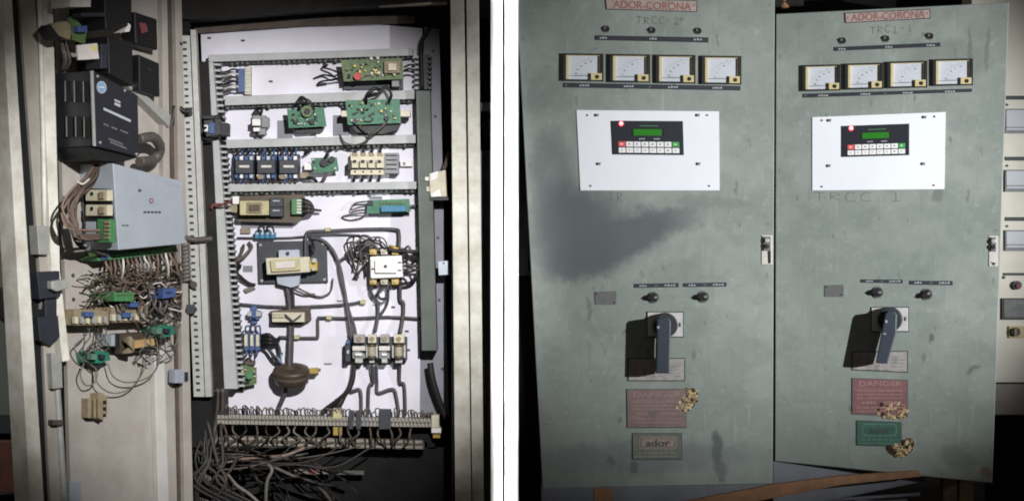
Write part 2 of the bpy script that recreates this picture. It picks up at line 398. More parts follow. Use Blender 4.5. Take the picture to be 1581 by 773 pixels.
# slotted hinge post
b = MB(); b.poly(FRONT, [(277, 55), (293, 55), (316, 612), (299, 612)], -.012, 0, 'zinc')
b.poly(FRONT, [(294, 46), (302, 46), (327, 612), (317, 612)], -.05, .006, 'zinc')
for i in range(53):
    y = 66+i*10.3
    if y > 604: break
    k = (y-55)/557; x = 277+22*k+7.5
    b.box(FRONT, x-3, y-1.8, x+3, y+1.8, 0, .0015, 'black')
ob('slotted_post', b, cab, .001)
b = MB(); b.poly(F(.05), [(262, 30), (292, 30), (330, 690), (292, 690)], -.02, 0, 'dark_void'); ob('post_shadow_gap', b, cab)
b = MB(); b.poly(F(.10), [(302, 95), (322, 95), (348, 640), (328, 640)], -.06, 0, 'dark_brown'); ob('inner_side', b, cab)
# wire ducts: cover plus comb fingers
def hduct(x0, x1, ya, yb, th, h=.07):
    b = MB(); b.poly(PLATE, [(x0, ya), (x1, yb), (x1, yb+th), (x0, ya+th)], .0, h, 'duct_grey')
    n = int((x1-x0)/8)
    for i in range(n):
        x = x0+4+i*8; k = (x-x0)/(x1-x0); y = ya+(yb-ya)*k+th
        b.box(PLATE, x-2.2+random.uniform(-.5, .5), y, x+2.2, y+random.uniform(3.5, 6.5), .0, h*random.uniform(.55, .75), 'duct_dark')
    b.poly(PLATE, [(x0, ya+th), (x1, yb+th), (x1, yb+th+5), (x0, ya+th+5)], 0.002, h*.5, 'comb_dark')
    return ob('wire_duct', b, cab, .002)
hduct(322, 637, 85, 75, 11); hduct(347, 640, 149, 139, 14); hduct(349, 642, 216, 208, 13); hduct(352, 643, 284, 280, 12)
def vduct(q, h, m, side, comb=True):
    b = MB(); b.poly(PLATE, q, .0, h, m)
    (xa, ya), (xb, yb) = (q[1], q[2]) if side > 0 else (q[0], q[3])
    n = int((yb-ya)/9)
    for i in range(n if comb else 0):
        y = ya+4+i*9; x = xa+(xb-xa)*(y-ya)/(yb-ya)
        b.box(PLATE, min(x, x+side*11), y-1.8, max(x, x+side*11), y+1.8, .0, h*.75, 'duct_grey')
        b.box(PLATE, min(x, x+side*11), y+1.8, max(x, x+side*11), y+7, .0, h*.35, 'comb_dark')
    return ob('wire_duct', b, cab, .002)
vduct([(304, 96), (329, 96), (367, 600), (346, 600)], .11, 'duct_grey', 1)
vduct([(642, 140), (664, 140), (675, 541), (651, 541)], .11, 'duct_dark', -1, False)
b = MB(); b.box(PLATE, 647, 84, 662, 138, 0, .05, 'black')
for i in range(7): b.box(PLATE, 640, 86+i*8, 646, 90+i*8, 0, .08, 'duct_grey'); b.box(PLATE, 661, 86+i*8, 666, 90+i*8, 0, .07, 'black')
ob('open_duct', b, cab)

# ---------------- the door swung open
door = []
b = MB(); b.poly(DOOR, [(88, -30), (268, -30), (288, 800), (110, 800)], -.02, 0, 'grey_enamel'); ob('door_panel', b, cab)
b = MB(); b.poly(DOOR, [(2, -30), (17, -30), (70, 800), (48, 800)], -.03, .06, 'beige_steel'); ob('door_stile', b, cab, .003)
b = MB(); b.poly(DOOR, [(17, -30), (29, -30), (80, 800), (69, 800)], -.03, .015, 'black'); ob('door_dark_gap', b, cab)  # black strip for the dark gap beside the stile
b = MB(); b.poly(DOOR, [(28, -30), (53, -30), (84, 500), (97, 800), (79, 800), (62, 420)], -.03, .03, 'door_recess'); ob('door_return', b, cab, .002)
b = MB(); b.poly(DOOR, [(53, -30), (61, -30), (79, 420), (80, 500), (72, 500)], -.03, .02, 'dark_brown'); ob('door_groove', b, cab)
b = MB(); b.poly(DOOR, [(61, -30), (81, -30), (93, 420), (108, 556), (97, 558), (80, 420)], -.03, .045, 'beige_steel'); ob('door_fold', b, cab, .002)
b = MB(); b.poly(DOOR, [(238, 540), (254, 540), (262, 800), (246, 800)], 0, .03, 'rib_white'); ob('door_rib', b, cab, .003)
b = MB(); b.poly(DOOR, [(270, -30), (280, -30), (299, 800), (286, 800)], -.02, .03, 'grey_enamel'); ob('door_edge', b, cab, .002)
b = MB(); b.poly(DOOR, [(258, -30), (268, -30), (287, 800), (276, 800)], -.02, .008, 'grime'); ob('door_groove', b, cab)
b = MB(); b.poly(DOOR, [(250, -30), (258, -30), (262, 200), (262, 380), (254, 380)], -.02, .028, 'grey_enamel'); ob('door_rib', b, cab, .002)
b = MB(); b.poly(DOOR, [(186, 122), (204, 130), (264, 178), (262, 196)], 0.0, .05, 'zinc'); ob('door_brace', b, cab, .002)
b = MB()
for (x, y) in ((113, 425), (114, 462), (207, 560), (215, 563), (112, 500)): b.cyl(DOOR, x, y, 3, 0, .003, 'print_dark', 10)
b.box(DOOR, 204, 556, 219, 565, 0, .001, 'door_recess'); ob('door_hole', b, cab)
b = MB(); b.wire(DOOR, [(60, -20, .04), (66, 180, .04), (69, 350, .04)], .009, 'beige_steel', n=10); ob('locking_rod', b, cab); b = MB()
b.wire(DOOR, [(87, 590, .03), (91, 650, .03), (100, 790, .03)], .014, 'zinc', n=10); ob('locking_rod', b, cab)
b = MB(); b.poly(DOOR, [(57, 348), (75, 348), (76, 393), (60, 393)], 0, .06, 'zinc'); ob('rod_guide', b, cab, .002)
b = MB(); b.poly(DOOR, [(79, 545), (95, 545), (97, 598), (82, 600)], 0, .06, 'zinc'); ob('rod_guide', b, cab, .002)
b = MB(); b.box(DOOR, 82, 648, 98, 656, 0, .06, 'grime'); ob('rod_guide', b, cab, .002)
b = MB(); b.poly(DOOR, [(57, 420), (92, 418), (94, 458), (62, 462)], .0, .07, 'charcoal'); b.box(DOOR, 70, 460, 88, 492, .0, .05, 'charcoal'); b.poly(DOOR, [(58, 490), (90, 487), (93, 520), (80, 533), (62, 526)], 0, .06, 'charcoal'); ob('lock_body', b, cab, .003)
b = MB(); b.poly(DOOR, [(80, 434), (100, 431), (108, 436), (106, 445), (88, 450), (80, 446)], .07, .10, 'zinc'); ob('lock_lever', b, cab, .004)
b = MB(); b.box(DOOR, 108, 742, 126, 800, 0, .03, 'silver'); ob('door_clip', b, cab, .003)
b = MB(); b.box(DOOR, 271, 570, 285, 591, .02, .06, 'silver'); b.box(DOOR, 285, 574, 291, 588, .0, .04, 'charcoal'); ob('hinge', b, cab, .002)

# ================================================================== things on the door
def tick(b, S, x0, y0, x1, y1, h, m, n=3):
    """a printed line too small to read: short dashes"""
    w_ = (x1-x0)/n
    for i in range(n): b.box(S, x0+i*w_, y0+(y1-y0)*0, x0+i*w_+w_*.72, y1, h-.001, h+.0008, m)
# instruments at the top of the door
t = thing('panel_instrument', 'large black instrument case at the very top of the door with a pale tag above', 'instrument', DOOR.at(110, 30))
b = MB(); b.poly(DOOR, [(160, -20), (203, -20), (204, 34), (163, 46)], 0, .20, 'black'); ob('case', b, t, .004)
b = MB(); b.box(DOOR, 108, -10, 140, 11, .1, .205, 'label_white'); ob('tag', b, t)
b = MB(); b.box(DOOR, 125, 20, 168, 26, .15, .2, 'charcoal'); ob('clamp', b, t)
t = thing('panel_instrument', 'black instrument case with a cream and yellow sticker above the black vented supply', 'instrument', DOOR.at(130, 130))
b = MB(); b.poly(DOOR, [(166, 56), (205, 66), (205, 134), (168, 114)], 0, .18, 'black'); ob('case', b, t, .004)
b = MB(); b.poly(DOOR, [(119, 70), (150, 67), (153, 91), (121, 93)], .175, .182, 'label_white'); b.box(DOOR, 140, 70, 151, 79, .18, .1835, 'label_yellow'); ob('sticker', b, t)
b = MB(); b.box(DOOR, 156, 68, 166, 106, .1, .186, 'charcoal'); ob('side_clamp', b, t, .002)
t = thing('panel_instrument', 'small plain black instrument case right of the stickered one near the slotted post', 'instrument', DOOR.at(222, 140))
b = MB(); b.poly(DOOR, [(214, 84), (246, 98), (247, 150), (215, 140)], 0, .09, 'black'); ob('case', b, t, .004)
b = MB(); b.cyl(DOOR, 231, 108, 3, .09, .1, 'charcoal'); ob('stud', b, t)
t = thing('panel_instrument', 'black rounded instrument with a red spot and white clip at the top of the door', 'instrument', DOOR.at(222, 60))
b = MB(); b.poly(DOOR, [(207, 18), (243, 30), (244, 78), (209, 68)], 0, .08, 'black'); ob('case', b, t, .006)
b = MB(); b.poly(DOOR, [(216, 35), (226, 36), (229, 49), (220, 52)], .08, .09, 'red_dull'); ob('red_cap', b, t, .002)
b = MB(); b.poly(DOOR, [(194, 45), (199, 36), (202, 40), (200, 49), (192, 50)], .08, .14, 'white_plastic'); ob('clip', b, t)
t = thing('circuit_board', 'small olive board with a blue part hanging at the top of the door', 'circuit board', DOOR.at(108, 50))
b = MB(); b.poly(DOOR, [(106, 28), (114, 25), (134, 50), (131, 68), (112, 62)], .13, .14, 'pcb_olive'); ob('board', b, t)
b = MB(); b.box(DOOR, 121, 40, 135, 50, .14, .17, 'blue'); ob('capacitor', b, t, .002)
b = MB(); b.poly(DOOR, [(76, 44), (84, 36), (104, 33), (112, 42), (108, 62), (84, 54)], .1, .14, 'tan'); b.poly(DOOR, [(72, 46), (78, 38), (92, 56), (104, 60), (84, 62)], .1, .155, 'black'); ob('bracket', b, t, .002)
t = thing('wire_bundle', 'brown wire bundle drooping beside the stickered black instrument', 'wires', DOOR.at(98, 90))
b = MB()
for i in range(6): b.wire(DOOR, [(92+i*2, 60, .06), (97+i*2, 78+i, .1), (100+i*2, 94, .09), (96+i, 108, .05)], .006, ('wire_brown', 'wire_grey', 'wire_black')[i % 3])
ob('strand', b, t)

# black vented supply
t = thing('power_supply', 'black vented metal power supply with white print and round blue sticker on the open door', 'power supply', DOOR.at(120, 235))
b = MB(); b.poly(DOOR, [(144, 109), (213, 148), (215, 242), (148, 226)], .0, .225, 'black_metal'); body = ob('case', b, t, .003)
# vent slots in the case's side: on the plane perpendicular to the door through the case's front corner
P0 = DOOR.at(144, 109, .225); dn = Vector((-math.cos(TH), -math.sin(TH), 0)); SIDE = Surf(P0, dn)
b = MB()
for (x0, y0, y1) in ((101, 125, 157), (115, 125, 158), (129, 126, 158), (103, 180, 211), (117, 180, 211), (130, 181, 212)):
    b.poly(SIDE, [(x0, y0), (x0+7, y0+.5), (x0+7.5, y1), (x0+.5, y1)], -.004, .0015, 'joint_black'); ob('vent', b, t); b = MB(); b.poly(SIDE, [(x0-1.5, y0), (x0-.2, y0), (x0+.3, y1), (x0-1, y1)], 0, .003, 'grey_plastic'); ob('vent_lip', b, t); b = MB()
b = MB(); b.poly(DOOR, [(140.5, 110), (144, 109), (148, 226), (144.5, 225)], .222, .228, 'zinc'); ob('edge_trim', b, t)
b = MB(); b.cyl(DOOR, 157, 135, 9, .224, .227, 'silver', 20); b.cyl(DOOR, 157, 134.5, 6.5, .2271, .2281, 'badge', 20); b.box(DOOR, 152, 134, 161, 136, .228, .229, 'label_white'); ob('sticker', b, t)
b = MB()
b.poly(DOOR, [(160, 166), (202, 185), (202, 189), (160, 170)], .225, .2262, 'print_grey')
b.poly(DOOR, [(177, 153), (186, 157), (186, 160), (177, 156)], .225, .2262, 'print_grey'); b.poly(DOOR, [(177, 158), (186, 162), (186, 166), (177, 162)], .225, .2262, 'print_grey')
for (x, y, l) in ((160, 190, 8), (172, 195, 9), (186, 200, 12), (168, 213, 22), (170, 218, 26)): b.poly(DOOR, [(x, y), (x+l, y+l*.4), (x+l, y+l*.4+2.5), (x, y+2.5)], .225, .226, 'tag_grey')
for (x, y) in ((151, 118), (193, 140), (155, 220), (211, 238)): b.cyl(DOOR, x, y, 2, .225, .228, 'zinc', 10)
ob('print', b, t)
b = MB(); b.poly(DOOR, [(138, 227), (148, 228), (214, 243), (190, 250), (146, 246)], .02, .20, 'black'); ob('underside', b, t)
b = MB(); b.wire(DOOR, [(214, 215, .15), (236, 212, .14), (247, 228, .1), (238, 246, .08), (215, 250, .1)], .020, 'wire_dim', n=8); ob('cable', b, t)

# silver enclosure
t = thing('drive_unit', 'large pale silver metal box with a brown wire loom and terminals on its side', 'drive unit', DOOR.at(150, 385))
b = MB(); b.poly(DOOR, [(174, 252), (282, 280), (286, 376), (183, 386)], .0, .19, 'silver'); ob('case', b, t, .003)
P0 = DOOR.at(174, 252, .19); SIDE2 = Surf(P0, dn)
b = MB(); b.poly(SIDE2, [(128, 290), (168, 292), (171, 372), (131, 370)], -.02, .004, 'black'); ob('side_recess', b, t)
for (y0) in (293, 316):
    b = MB(); b.box(SIDE2, 132, y0, 166, y0+17, .004, .03, 'cream'); b.cyl(SIDE2, 141, y0+6, 3.2, .03, .034, 'black', 12); b.box(SIDE2, 152, y0+3, 160, y0+14, .03, .04, 'tan'); ob('terminal', b, t, .002)
b = MB(); b.box(SIDE2, 132, 342, 148, 362, .004, .02, 'silver'); b.box(SIDE2, 150, 338, 170, 374, .004, .03, 'pcb_bright')
for i in range(5): b.box(SIDE2, 160, 341+i*6, 168, 345+i*6, .03, .036, 'tan')
ob('terminal_row', b, t, .001)
b = MB(); b.cyl(DOOR, 234, 310, 4, .19, .192, 'red_dull', 14); b.cyl(DOOR, 234, 310, 2.2, .192, .193, 'silver_dull', 12); tick(b, DOOR, 222, 326, 250, 329, .191, 'print_dark', 5); tick(b, DOOR, 189, 347, 200, 349, .191, 'print_dark', 2); b.box(DOOR, 214, 292, 218, 296, .19, .1915, 'print_dark')
b.poly(DOOR, [(252, 276), (278, 284), (279, 291), (253, 284)], .19, .191, 'silver_dull'); ob('print', b, t)
b = MB()
for i in range(15):
    o = random.uniform(-8, 8); p = random.uniform(-8, 8)
    b.wire(DOOR, [(150+o*.6, 254, .1), (140+o, 280+p, .16), (118+o, 300+p, .2), (106+o*1.5, 325+p, .2), (112+o, 348+p, .22), (128+p, 362+o, .22), (156, 362+o, .21)], .0042, random.choice(('wire_brown', 'wire_mud', 'wire_copper', 'wire_black', 'wire_brown')), n=6)
b.wire(DOOR, [(118, 280, .19), (128, 284, .21), (138, 276, .2)], .004, 'label_white'); ob('wire_loom', b, t)
b = MB()
for i in range(5): b.wire(DOOR, [(108+i*2, 340, .1), (116+i*3, 372+i*2, .12), (134+i*3, 386+i, .12), (165, 392+i, .1)], .005, ('wire_black', 'wire_grey')[i % 2])
ob('lower_loom', b, t)

# plug strip with fanning wires
t = thing('connector_strip', 'long green plug strip with fanning pink and brown wires under the silver box', 'connector strip', DOOR.at(210, 395))
b = MB(); b.poly(DOOR, [(150, 396), (273, 381), (275, 389), (152, 403)], .0, .09, 'pcb_bright'); b.poly(DOOR, [(152, 388), (272, 378), (273, 381), (150, 396)], .0, .07, 'pcb_olive'); b.box(DOOR, 158, 390, 168, 400, .09, .1, 'blue'); ob('housing', b, t, .001)
for i in range(17):
    x = 163+i*6.6; y = 402-i*.9; b = MB()
    x2 = x+random.uniform(-6, 14); y2 = 428+random.uniform(-8, 12)
    b.wire(DOOR, [(x, y, .08), (x+1, y+6, .1), ((x+x2)/2+3, (y+y2)/2, .1), (x2, y2, .06)], .0048, ('wire_copper', 'wire_brown', 'wire_copper', 'wire_grey', 'label_white')[i % 5]); ob('lead', b, t)

# wiring tangle, one mass
random.seed(11)
b = MB()
for i in range(105):
    x0 = random.uniform(114, 262); y0 = random.uniform(418, 482); a = random.uniform(-.35, .3)
    l = random.uniform(30, 95)
    pts = []; n = 5
    for k in range(n+1):
        s = k/n
        pts.append((min(280, x0+l*s*math.cos(a)), min(508, max(405, y0+l*s*math.sin(a)+random.uniform(-9, 9))), random.uniform(.02, .1)))
    b.wire(DOOR, pts, random.uniform(.0018, .0036), random.choice(('label_white', 'wire_copper', 'wire_grey', 'wire_grey', 'wire_dim', 'wire_mud', 'wire_black', 'wire_mud', 'grime', 'wire_olive', 'wire_brown')), n=5, sub=4)
for i in range(22):
    x0 = random.uniform(150, 260); y0 = random.uniform(430, 480)
    b.wire(DOOR, [(x0, y0, .05), (x0+random.uniform(-12, 12), y0+15, .11), (x0+random.uniform(-10, 14), y0+28, .1), (x0+random.uniform(-18, 18), y0+38, .04)], .0038, random.choice(('wire_dim', 'wire_black', 'wire_grey', 'wire_brown')), n=5, sub=4)
tag(ob('wire_tangle', b), 'dense tangle of brown and grey wires across the middle of the open door', 'wires', kind='stuff')
# small parts within the tangle
def small(name, label, cat, S, x0, y0, x1, y1, h, m, extras=(), group=None, tilt=0, part='housing', bev=.002):
    t = thing(name, label, cat, S.at((x0+x1)/2, y1), group)
    b = MB(); b.poly(S, [(x0, y0), (x1, y0+tilt), (x1, y1+tilt), (x0, y1)], 0, h, m); ob(part, b, t, bev)
    for (pn, q, h0, h1, mm) in extras:
        b = MB(); b.poly(S, [(q[0], q[1]), (q[2], q[1]), (q[2], q[3]), (q[0], q[3])], h0, h1, mm); ob(pn, b, t, .001)
    return t
small('plug', 'light green plug block standing out of the middle of the wire tangle', 'plug', DOOR, 177, 451, 207, 465, .14, 'pcb_bright', [('screw_row', (180, 453, 204, 456), .14, .144, 'pcb_olive')])
def termboard(label, x0, y0, x1, y1, tilt, blues):
    t = thing('terminal_board', label, 'terminal board', DOOR.at(x0, y1))
    b = MB(); b.poly(DOOR, [(x0, y0), (x1, y0+tilt), (x1, y1+tilt), (x0, y1)], 0, .09, 'tan'); ob('board', b, t, .001)
    for (x, y) in blues:
        b = MB(); b.box(DOOR, x-6, y-4, x+6, y+4, .09, .12, 'blue'); ob('trimmer', b, t, .002)
    n = int((x1-x0)/9)
    for i in range(n):
        x = x0+4+i*9; b = MB(); b.box(DOOR, x-2.5, (y0+y1)/2-1+tilt*i/n, x+2.5, y1-3+tilt*i/n, .09, .105, ('cream', 'zinc')[i % 2]); ob('terminal', b, t)
    return t
termboard('tan terminal board with blue trimmer at left under the wire tangle', 114, 478, 168, 502, -1, [(139, 485)])
termboard('tan terminal board with blue trimmer right of another under the tangle', 172, 474, 228, 498, -2, [(197, 486), (208, 470)])
small('trimmer', 'single blue trimmer block at the right end of the tangle', 'trimmer', DOOR, 252, 447, 272, 461, .14, 'blue', [('slot', (257, 450, 266, 453), .14, .143, 'navy')], tilt=-3)
def teal(label, x, y):
    t = thing('relay_module', label, 'module', DOOR.at(x, y+10))
    b = MB(); b.poly(DOOR, [(x-17, y-6), (x-4, y-10), (x+16, y-8), (x+19, y+4), (x+4, y+10), (x-14, y+9)], 0, .07, 'teal'); ob('board', b, t, .002)
    b = MB(); b.box(DOOR, x-10, y-5, x-2, y+4, .07, .1, 'emblem_line'); ob('relay', b, t, .001)
    b = MB(); b.box(DOOR, x+4, y-4, x+11, y+3, .07, .09, 'charcoal'); ob('chip', b, t, .001)
    b = MB(); b.poly(DOOR, [(x-12, y+8), (x+10, y+8), (x+4, y+15), (x-6, y+16)], 0, .05, 'charcoal'); ob('clip', b, t)
teal('teal green relay module with loose wires at right below the tangle', 252, 511)
teal('teal green relay module hanging lowest at left of the brown transformer', 152, 551)
t = thing('transformer', 'brown and orange open transformer fixed to the door under the tangle', 'transformer', DOOR.at(210, 545))
b = MB(); b.poly(DOOR, [(184, 515), (232, 512), (250, 522), (246, 536), (232, 532), (220, 542), (186, 546)], 0, .05, 'bronze'); ob('core', b, t, .002)
b = MB(); b.poly(DOOR, [(206, 526), (238, 522), (240, 533), (208, 538)], .04, .09, 'orange'); ob('coil', b, t, .003)
b = MB(); b.box(DOOR, 172, 516, 181, 534, 0, .08, 'silver'); b.box(DOOR, 180, 516, 185, 536, 0, .09, 'black'); ob('clamp', b, t, .001)
b = MB()
for i in range(5): b.wire(DOOR, [(190, 525, .06), (200, 520+i*3, .1), (206, 530+i*3, .1), (188, 545, .06)], .004, 'tan')
ob('lead', b, t)
for lab, pts in (('thin grey wire hanging in a long loop to the left below the modules', [(146, 560, .03), (150, 590, .06), (172, 606, .05), (200, 600, .05), (220, 575, .05), (226, 548, .05)]),
                 ('thin grey wire hanging in a loop below the brown transformer', [(166, 560, .05), (176, 582, .06), (200, 590, .06), (232, 580, .06), (246, 555, .06), (240, 520, .06)]),
                 ('dark wire curled in a small loop beneath the lower teal module', [(130, 560, .06), (124, 578, .06), (132, 594, .06), (146, 590, .06), (150, 572, .06), (140, 562, .06)]),
                 ('grey wire arching left of the lower teal module', [(140, 505, .05), (130, 520, .06), (115, 535, .06), (124, 552, .06), (140, 560, .06)]),
                 ('thin wire arch around the upper teal module', [(228, 508, .06), (236, 496, .06), (256, 492, .06), (274, 504, .06), (272, 530, .06), (258, 535, .06)])):
    b = MB(); b.wire(DOOR, pts, .0026, 'wire_grey', n=6); tag(ob('loose_wire', b), lab, 'wire')
b = MB()
random.seed(5)
for i in range(16):
    x0 = random.choice((130, 150, 160, 235, 255, 270)); y0 = random.uniform(490, 515)
    b.wire(DOOR, [(x0, y0, .03), (x0+random.uniform(-15, 15), y0+20, .09), (x0+random.uniform(-22, 22), y0+36, .08), (x0+random.uniform(-10, 20), y0+50, .05)], .0024, random.choice(('wire_dim', 'wire_black', 'wire_grey', 'wire_brown')), n=5, sub=4)
tag(ob('wire_tangle', b), 'loose curls of thin wire around the two teal modules on the door', 'wires', kind='stuff')
t = thing('terminal_block', 'lone tan terminal block stuck to the bare lower part of the open door', 'terminal block', DOOR.at(150, 648))
b = MB(); b.box(DOOR, 136, 615, 158, 645, 0, .04, 'tan'); b.poly(DOOR, [(152, 608), (158, 606), (166, 612), (166, 636), (158, 648), (152, 645)], 0, .05, 'tan'); ob('housing', b, t, .002)
b = MB(); b.box(DOOR, 142, 616, 144, 644, .04, .042, 'bronze'); b.box(DOOR, 149, 616, 151, 644, .04, .042, 'bronze')
for y in (618, 628, 638): b.box(DOOR, 160, y, 164, y+5, .05, .054, 'black')
ob('groove', b, t)
# conduit elbow and cables from the door to the cabinet
t = thing('conduit', 'grey corrugated conduit stub between the door and the slotted post', 'conduit', DOOR.at(293, 432))
b = MB()
for i in range(10): b.wire(F(-.05), [(286+i*.2, 376+i*6, 0), (287+i*.2, 380+i*6, 0)], .019, 'wire_grey', n=10)
b.wire(F(-.05), [(286, 376, 0), (288, 434, 0)], .016, 'wire_dim', n=10); ob('tube', b, t)
b = MB(); b.wire(F(-.02), [(282, 430, 0), (290, 436, -.03), (300, 440, 0)], .014, 'wire_dim', n=8); ob('end', b, t)
t = thing('cable', 'dark cable loop from the door brace over the slotted post near the black supply', 'cable', DOOR.at(250, 200))
b = MB(); b.wire(F(-.05), [(238, 190, 0), (244, 205, 0), (255, 206, 0), (266, 190, 0), (270, 166, 0), (284, 172, 0), (292, 172, 0)], .012, 'wire_black', n=8); ob('sheath', b, t)
b = MB(); b.box(FRONT, 286, 166, 296, 178, 0, .02, 'black'); ob('clamp', b, t)
t = thing('cable', 'black cables sagging from the roof at the top of the open door', 'cable', DOOR.at(250, 60))
b = MB()
for i in range(4): b.wire(F(-.05), [(205+i*3, -10, 0), (226+i*3, 20+i*3, 0), (246+i*2, 60+i*4, 0), (262, 74+i*2, 0), (280, 66, .0)], .010, 'black', n=8)
b.wire(F(-.05), [(236, 70, 0), (250, 82, 0), (262, 78, 0), (266, 60, 0)], .008, 'wire_black', n=8); ob('sheath', b, t)
t = thing('cable', 'short dark bolt of cable crossing the slotted post halfway down', 'cable', FRONT.at(300, 366))
b = MB(); b.wire(F(-.03), [(284, 366, 0), (300, 370, 0), (328, 368, 0)], .011, 'wire_dim', n=8); ob('sheath', b, t)
t = thing('cable', 'dark wires poking through the slotted post low down', 'cable', FRONT.at(300, 478))
b = MB(); b.wire(F(-.03), [(262, 470, 0), (280, 482, 0), (292, 476, 0), (303, 478, 0)], .010, 'wire_black', n=8); b.wire(F(-.03), [(255, 440, 0), (276, 462, 0), (290, 474, 0)], .006, 'wire_grey', n=8); b.box(F(-.02), 288, 470, 300, 484, 0, .02, 'charcoal'); ob('sheath', b, t)
t = thing('cable', 'bundle of black cables dropping behind the slotted post into the cabinet base', 'cable', FRONT.at(310, 680))
b = MB()
for i in range(9):
    x = 318+i*3.2
    b.wire(F(.05), [(x, 600, 0), (x-4+i*.5, 625, -.03), (x-14+i*1.5, 660, -.05), (300+i*3, 710, -.03), (298+i*4, 800, 0)], .008, random.choice(('wire_black', 'rubber', 'wire_dim')), n=6)
b.box(F(.08), 336, 600, 352, 640, -.02, 0, 'rubber'); ob('sheath', b, t)

# ================================================================== devices on the mounting plate
def base(t, S, x0, y0, x1, y1, h, m='backplate_grey', name='mounting_base'):
    b = MB(); b.box(S, x0, y0, x1, y1, 0, h, m); ob(name, b, t, .001)
def board(t, S, q, h, m, n=14, seed=1, chips=('charcoal', 'cream', 'black', 'zinc')):
    b = MB(); b.poly(S, q, h-.006, h, m); ob('board', b, t)
    rr = random.Random(seed)
    for i in range(int(n*1.8)):
        u, v = rr.uniform(.06, .9), rr.uniform(.08, .85)
        x = q[0][0]*(1-u)*(1-v)+q[1][0]*u*(1-v)+q[2][0]*u*v+q[3][0]*(1-u)*v; y = q[0][1]*(1-u)*(1-v)+q[1][1]*u*(1-v)+q[2][1]*u*v+q[3][1]*(1-u)*v
        w_, hh = rr.uniform(1.2, 4.2), rr.uniform(1.2, 3.6)
        b = MB(); b.box(S, x-w_/2, y-hh/2, x+w_/2, y+hh/2, h, h+rr.uniform(.008, .025), rr.choice(chips)); ob('component', b, t)
t = thing('terminal_block', 'blue and white terminal block with comb wires at top left of the plate', 'terminal block', PLATE.at(370, 146))
b = MB(); b.box(PLATE, 378, 103, 387, 146, 0, .05, 'cream'); b.box(PLATE, 367, 106, 378, 142, 0, .045, 'blue'); ob('housing', b, t, .001)
for i in range(6):
    y = 109+i*6.4; b = MB(); b.wire(PLATE, [(368, y, .045), (360, y-2, .055), (352, y+1, .05), (345, y+3, .03)], .004, ('wire_black', 'label_white', 'wire_dim')[i % 3]); ob('lead', b, t)
    b = MB(); b.box(PLATE, 379, y-2, 386, y+2, .05, .054, 'zinc'); ob('screw', b, t)
t = thing('relay', 'black relay with blue and white leads clipped between the slotted post and the left duct', 'relay', FRONT.at(328, 215))
b = MB(); b.poly(FRONT, [(314, 186), (338, 183), (342, 208), (318, 212)], -.12, -.02, 'charcoal'); ob('body', b, t, .003)
b = MB(); b.box(FRONT, 312, 178, 340, 184, -.12, -.03, 'black'); b.box(FRONT, 338, 190, 352, 210, -.12, -.04, 'black'); ob('bracket', b, t, .002)
b = MB(); b.box(FRONT, 315, 193, 321, 203, -.02, -.012, 'white_plastic'); b.box(FRONT, 323, 190, 331, 206, -.02, -.012, 'blue'); ob('terminal', b, t, .001)
b = MB(); b.wire(FRONT, [(318, 196, -.01), (310, 206, .0), (314, 214, -.02), (330, 216, -.04)], .005, 'wire_black'); b.wire(FRONT, [(330, 188, -.02), (338, 178, -.03), (346, 188, -.05)], .006, 'wire_black'); ob('lead', b, t)
t = thing('circuit_board', 'long olive board with a square transformer, topmost on the right of the plate', 'circuit board', PLATE.at(570, 135))
base(t, PLATE, 530, 118, 622, 138, .03, 'charcoal')
board(t, PLATE, [(526, 93), (621, 90), (623, 122), (531, 126)], .12, 'pcb_olive', 20, 3, ('charcoal', 'cream', 'brass', 'black', 'tan'))
b = MB(); b.box(PLATE, 593, 94, 618, 113, .12, .15, 'tan'); b.box(PLATE, 599, 98, 612, 109, .15, .165, 'cream'); ob('transformer', b, t, .002)
b = MB(); b.cyl(PLATE, 552, 118, 6, .12, .15, 'red', 12); ob('fuse', b, t)
b = MB()
for (x, y) in ((573, 91), (583, 90), (574, 114), (585, 113)): b.dome(PLATE, x, y, 3.5, .12, .02, 'white_plastic')
ob('lamp', b, t)
b = MB(); b.box(PLATE, 605, 122, 616, 134, .0, .09, 'grey_plastic'); ob('plug', b, t, .001)
b = MB()
for pts in ([(528, 112, .1), (515, 118, .07), (500, 116, .03), (488, 120, .01), (484, 122, .0)], [(528, 115, .1), (512, 108, .06), (498, 104, .04), (506, 100, .02)], [(530, 118, .1), (510, 124, .06), (496, 126, .03), (490, 132, .01), (504, 130, .01)], [(624, 104, .1), (634, 100, .07), (642, 104, .05)], [(624, 110, .1), (632, 110, .07), (642, 114, .05)]): b.wire(PLATE, pts, .004, 'wire_black')
ob('lead', b, t)
t = thing('relay', 'small off-white relay socket alone in the second row of the plate', 'relay', PLATE.at(398, 210))
b = MB(); b.box(PLATE, 390, 178, 410, 208, 0, .05, 'grey_plastic'); ob('socket', b, t, .002)
b = MB(); b.box(PLATE, 389, 184, 402, 194, .05, .10, 'white_plastic'); ob('coil', b, t, .002)
b = MB(); b.box(PLATE, 391, 197, 401, 203, .05, .09, 'white_plastic'); b.box(PLATE, 404, 181, 415, 197, .03, .07, 'grey_plastic'); ob('terminal', b, t, .002)
b = MB()
for pts in ([(396, 178, .05), (394, 172, .05), (400, 168, .03)], [(402, 178, .05), (404, 170, .06), (398, 166, .03)], [(396, 206, .05), (400, 212, .05), (404, 212, .02)]): b.wire(PLATE, pts, .006, 'black')
ob('lead', b, t)
t = thing('circuit_board', 'bright green board with two round coils, middle of the second row', 'circuit board', PLATE.at(470, 203))
base(t, PLATE, 428, 186, 452, 214, .002)
board(t, PLATE, [(443, 169), (500, 166), (504, 195), (446, 198)], .10, 'pcb', 12, 5)
b = MB(); b.cyl(PLATE, 474, 172, 9, .10, .13, 'pcb_olive', 16); b.cyl(PLATE, 474, 172, 5, .13, .135, 'black', 14); ob('coil', b, t)
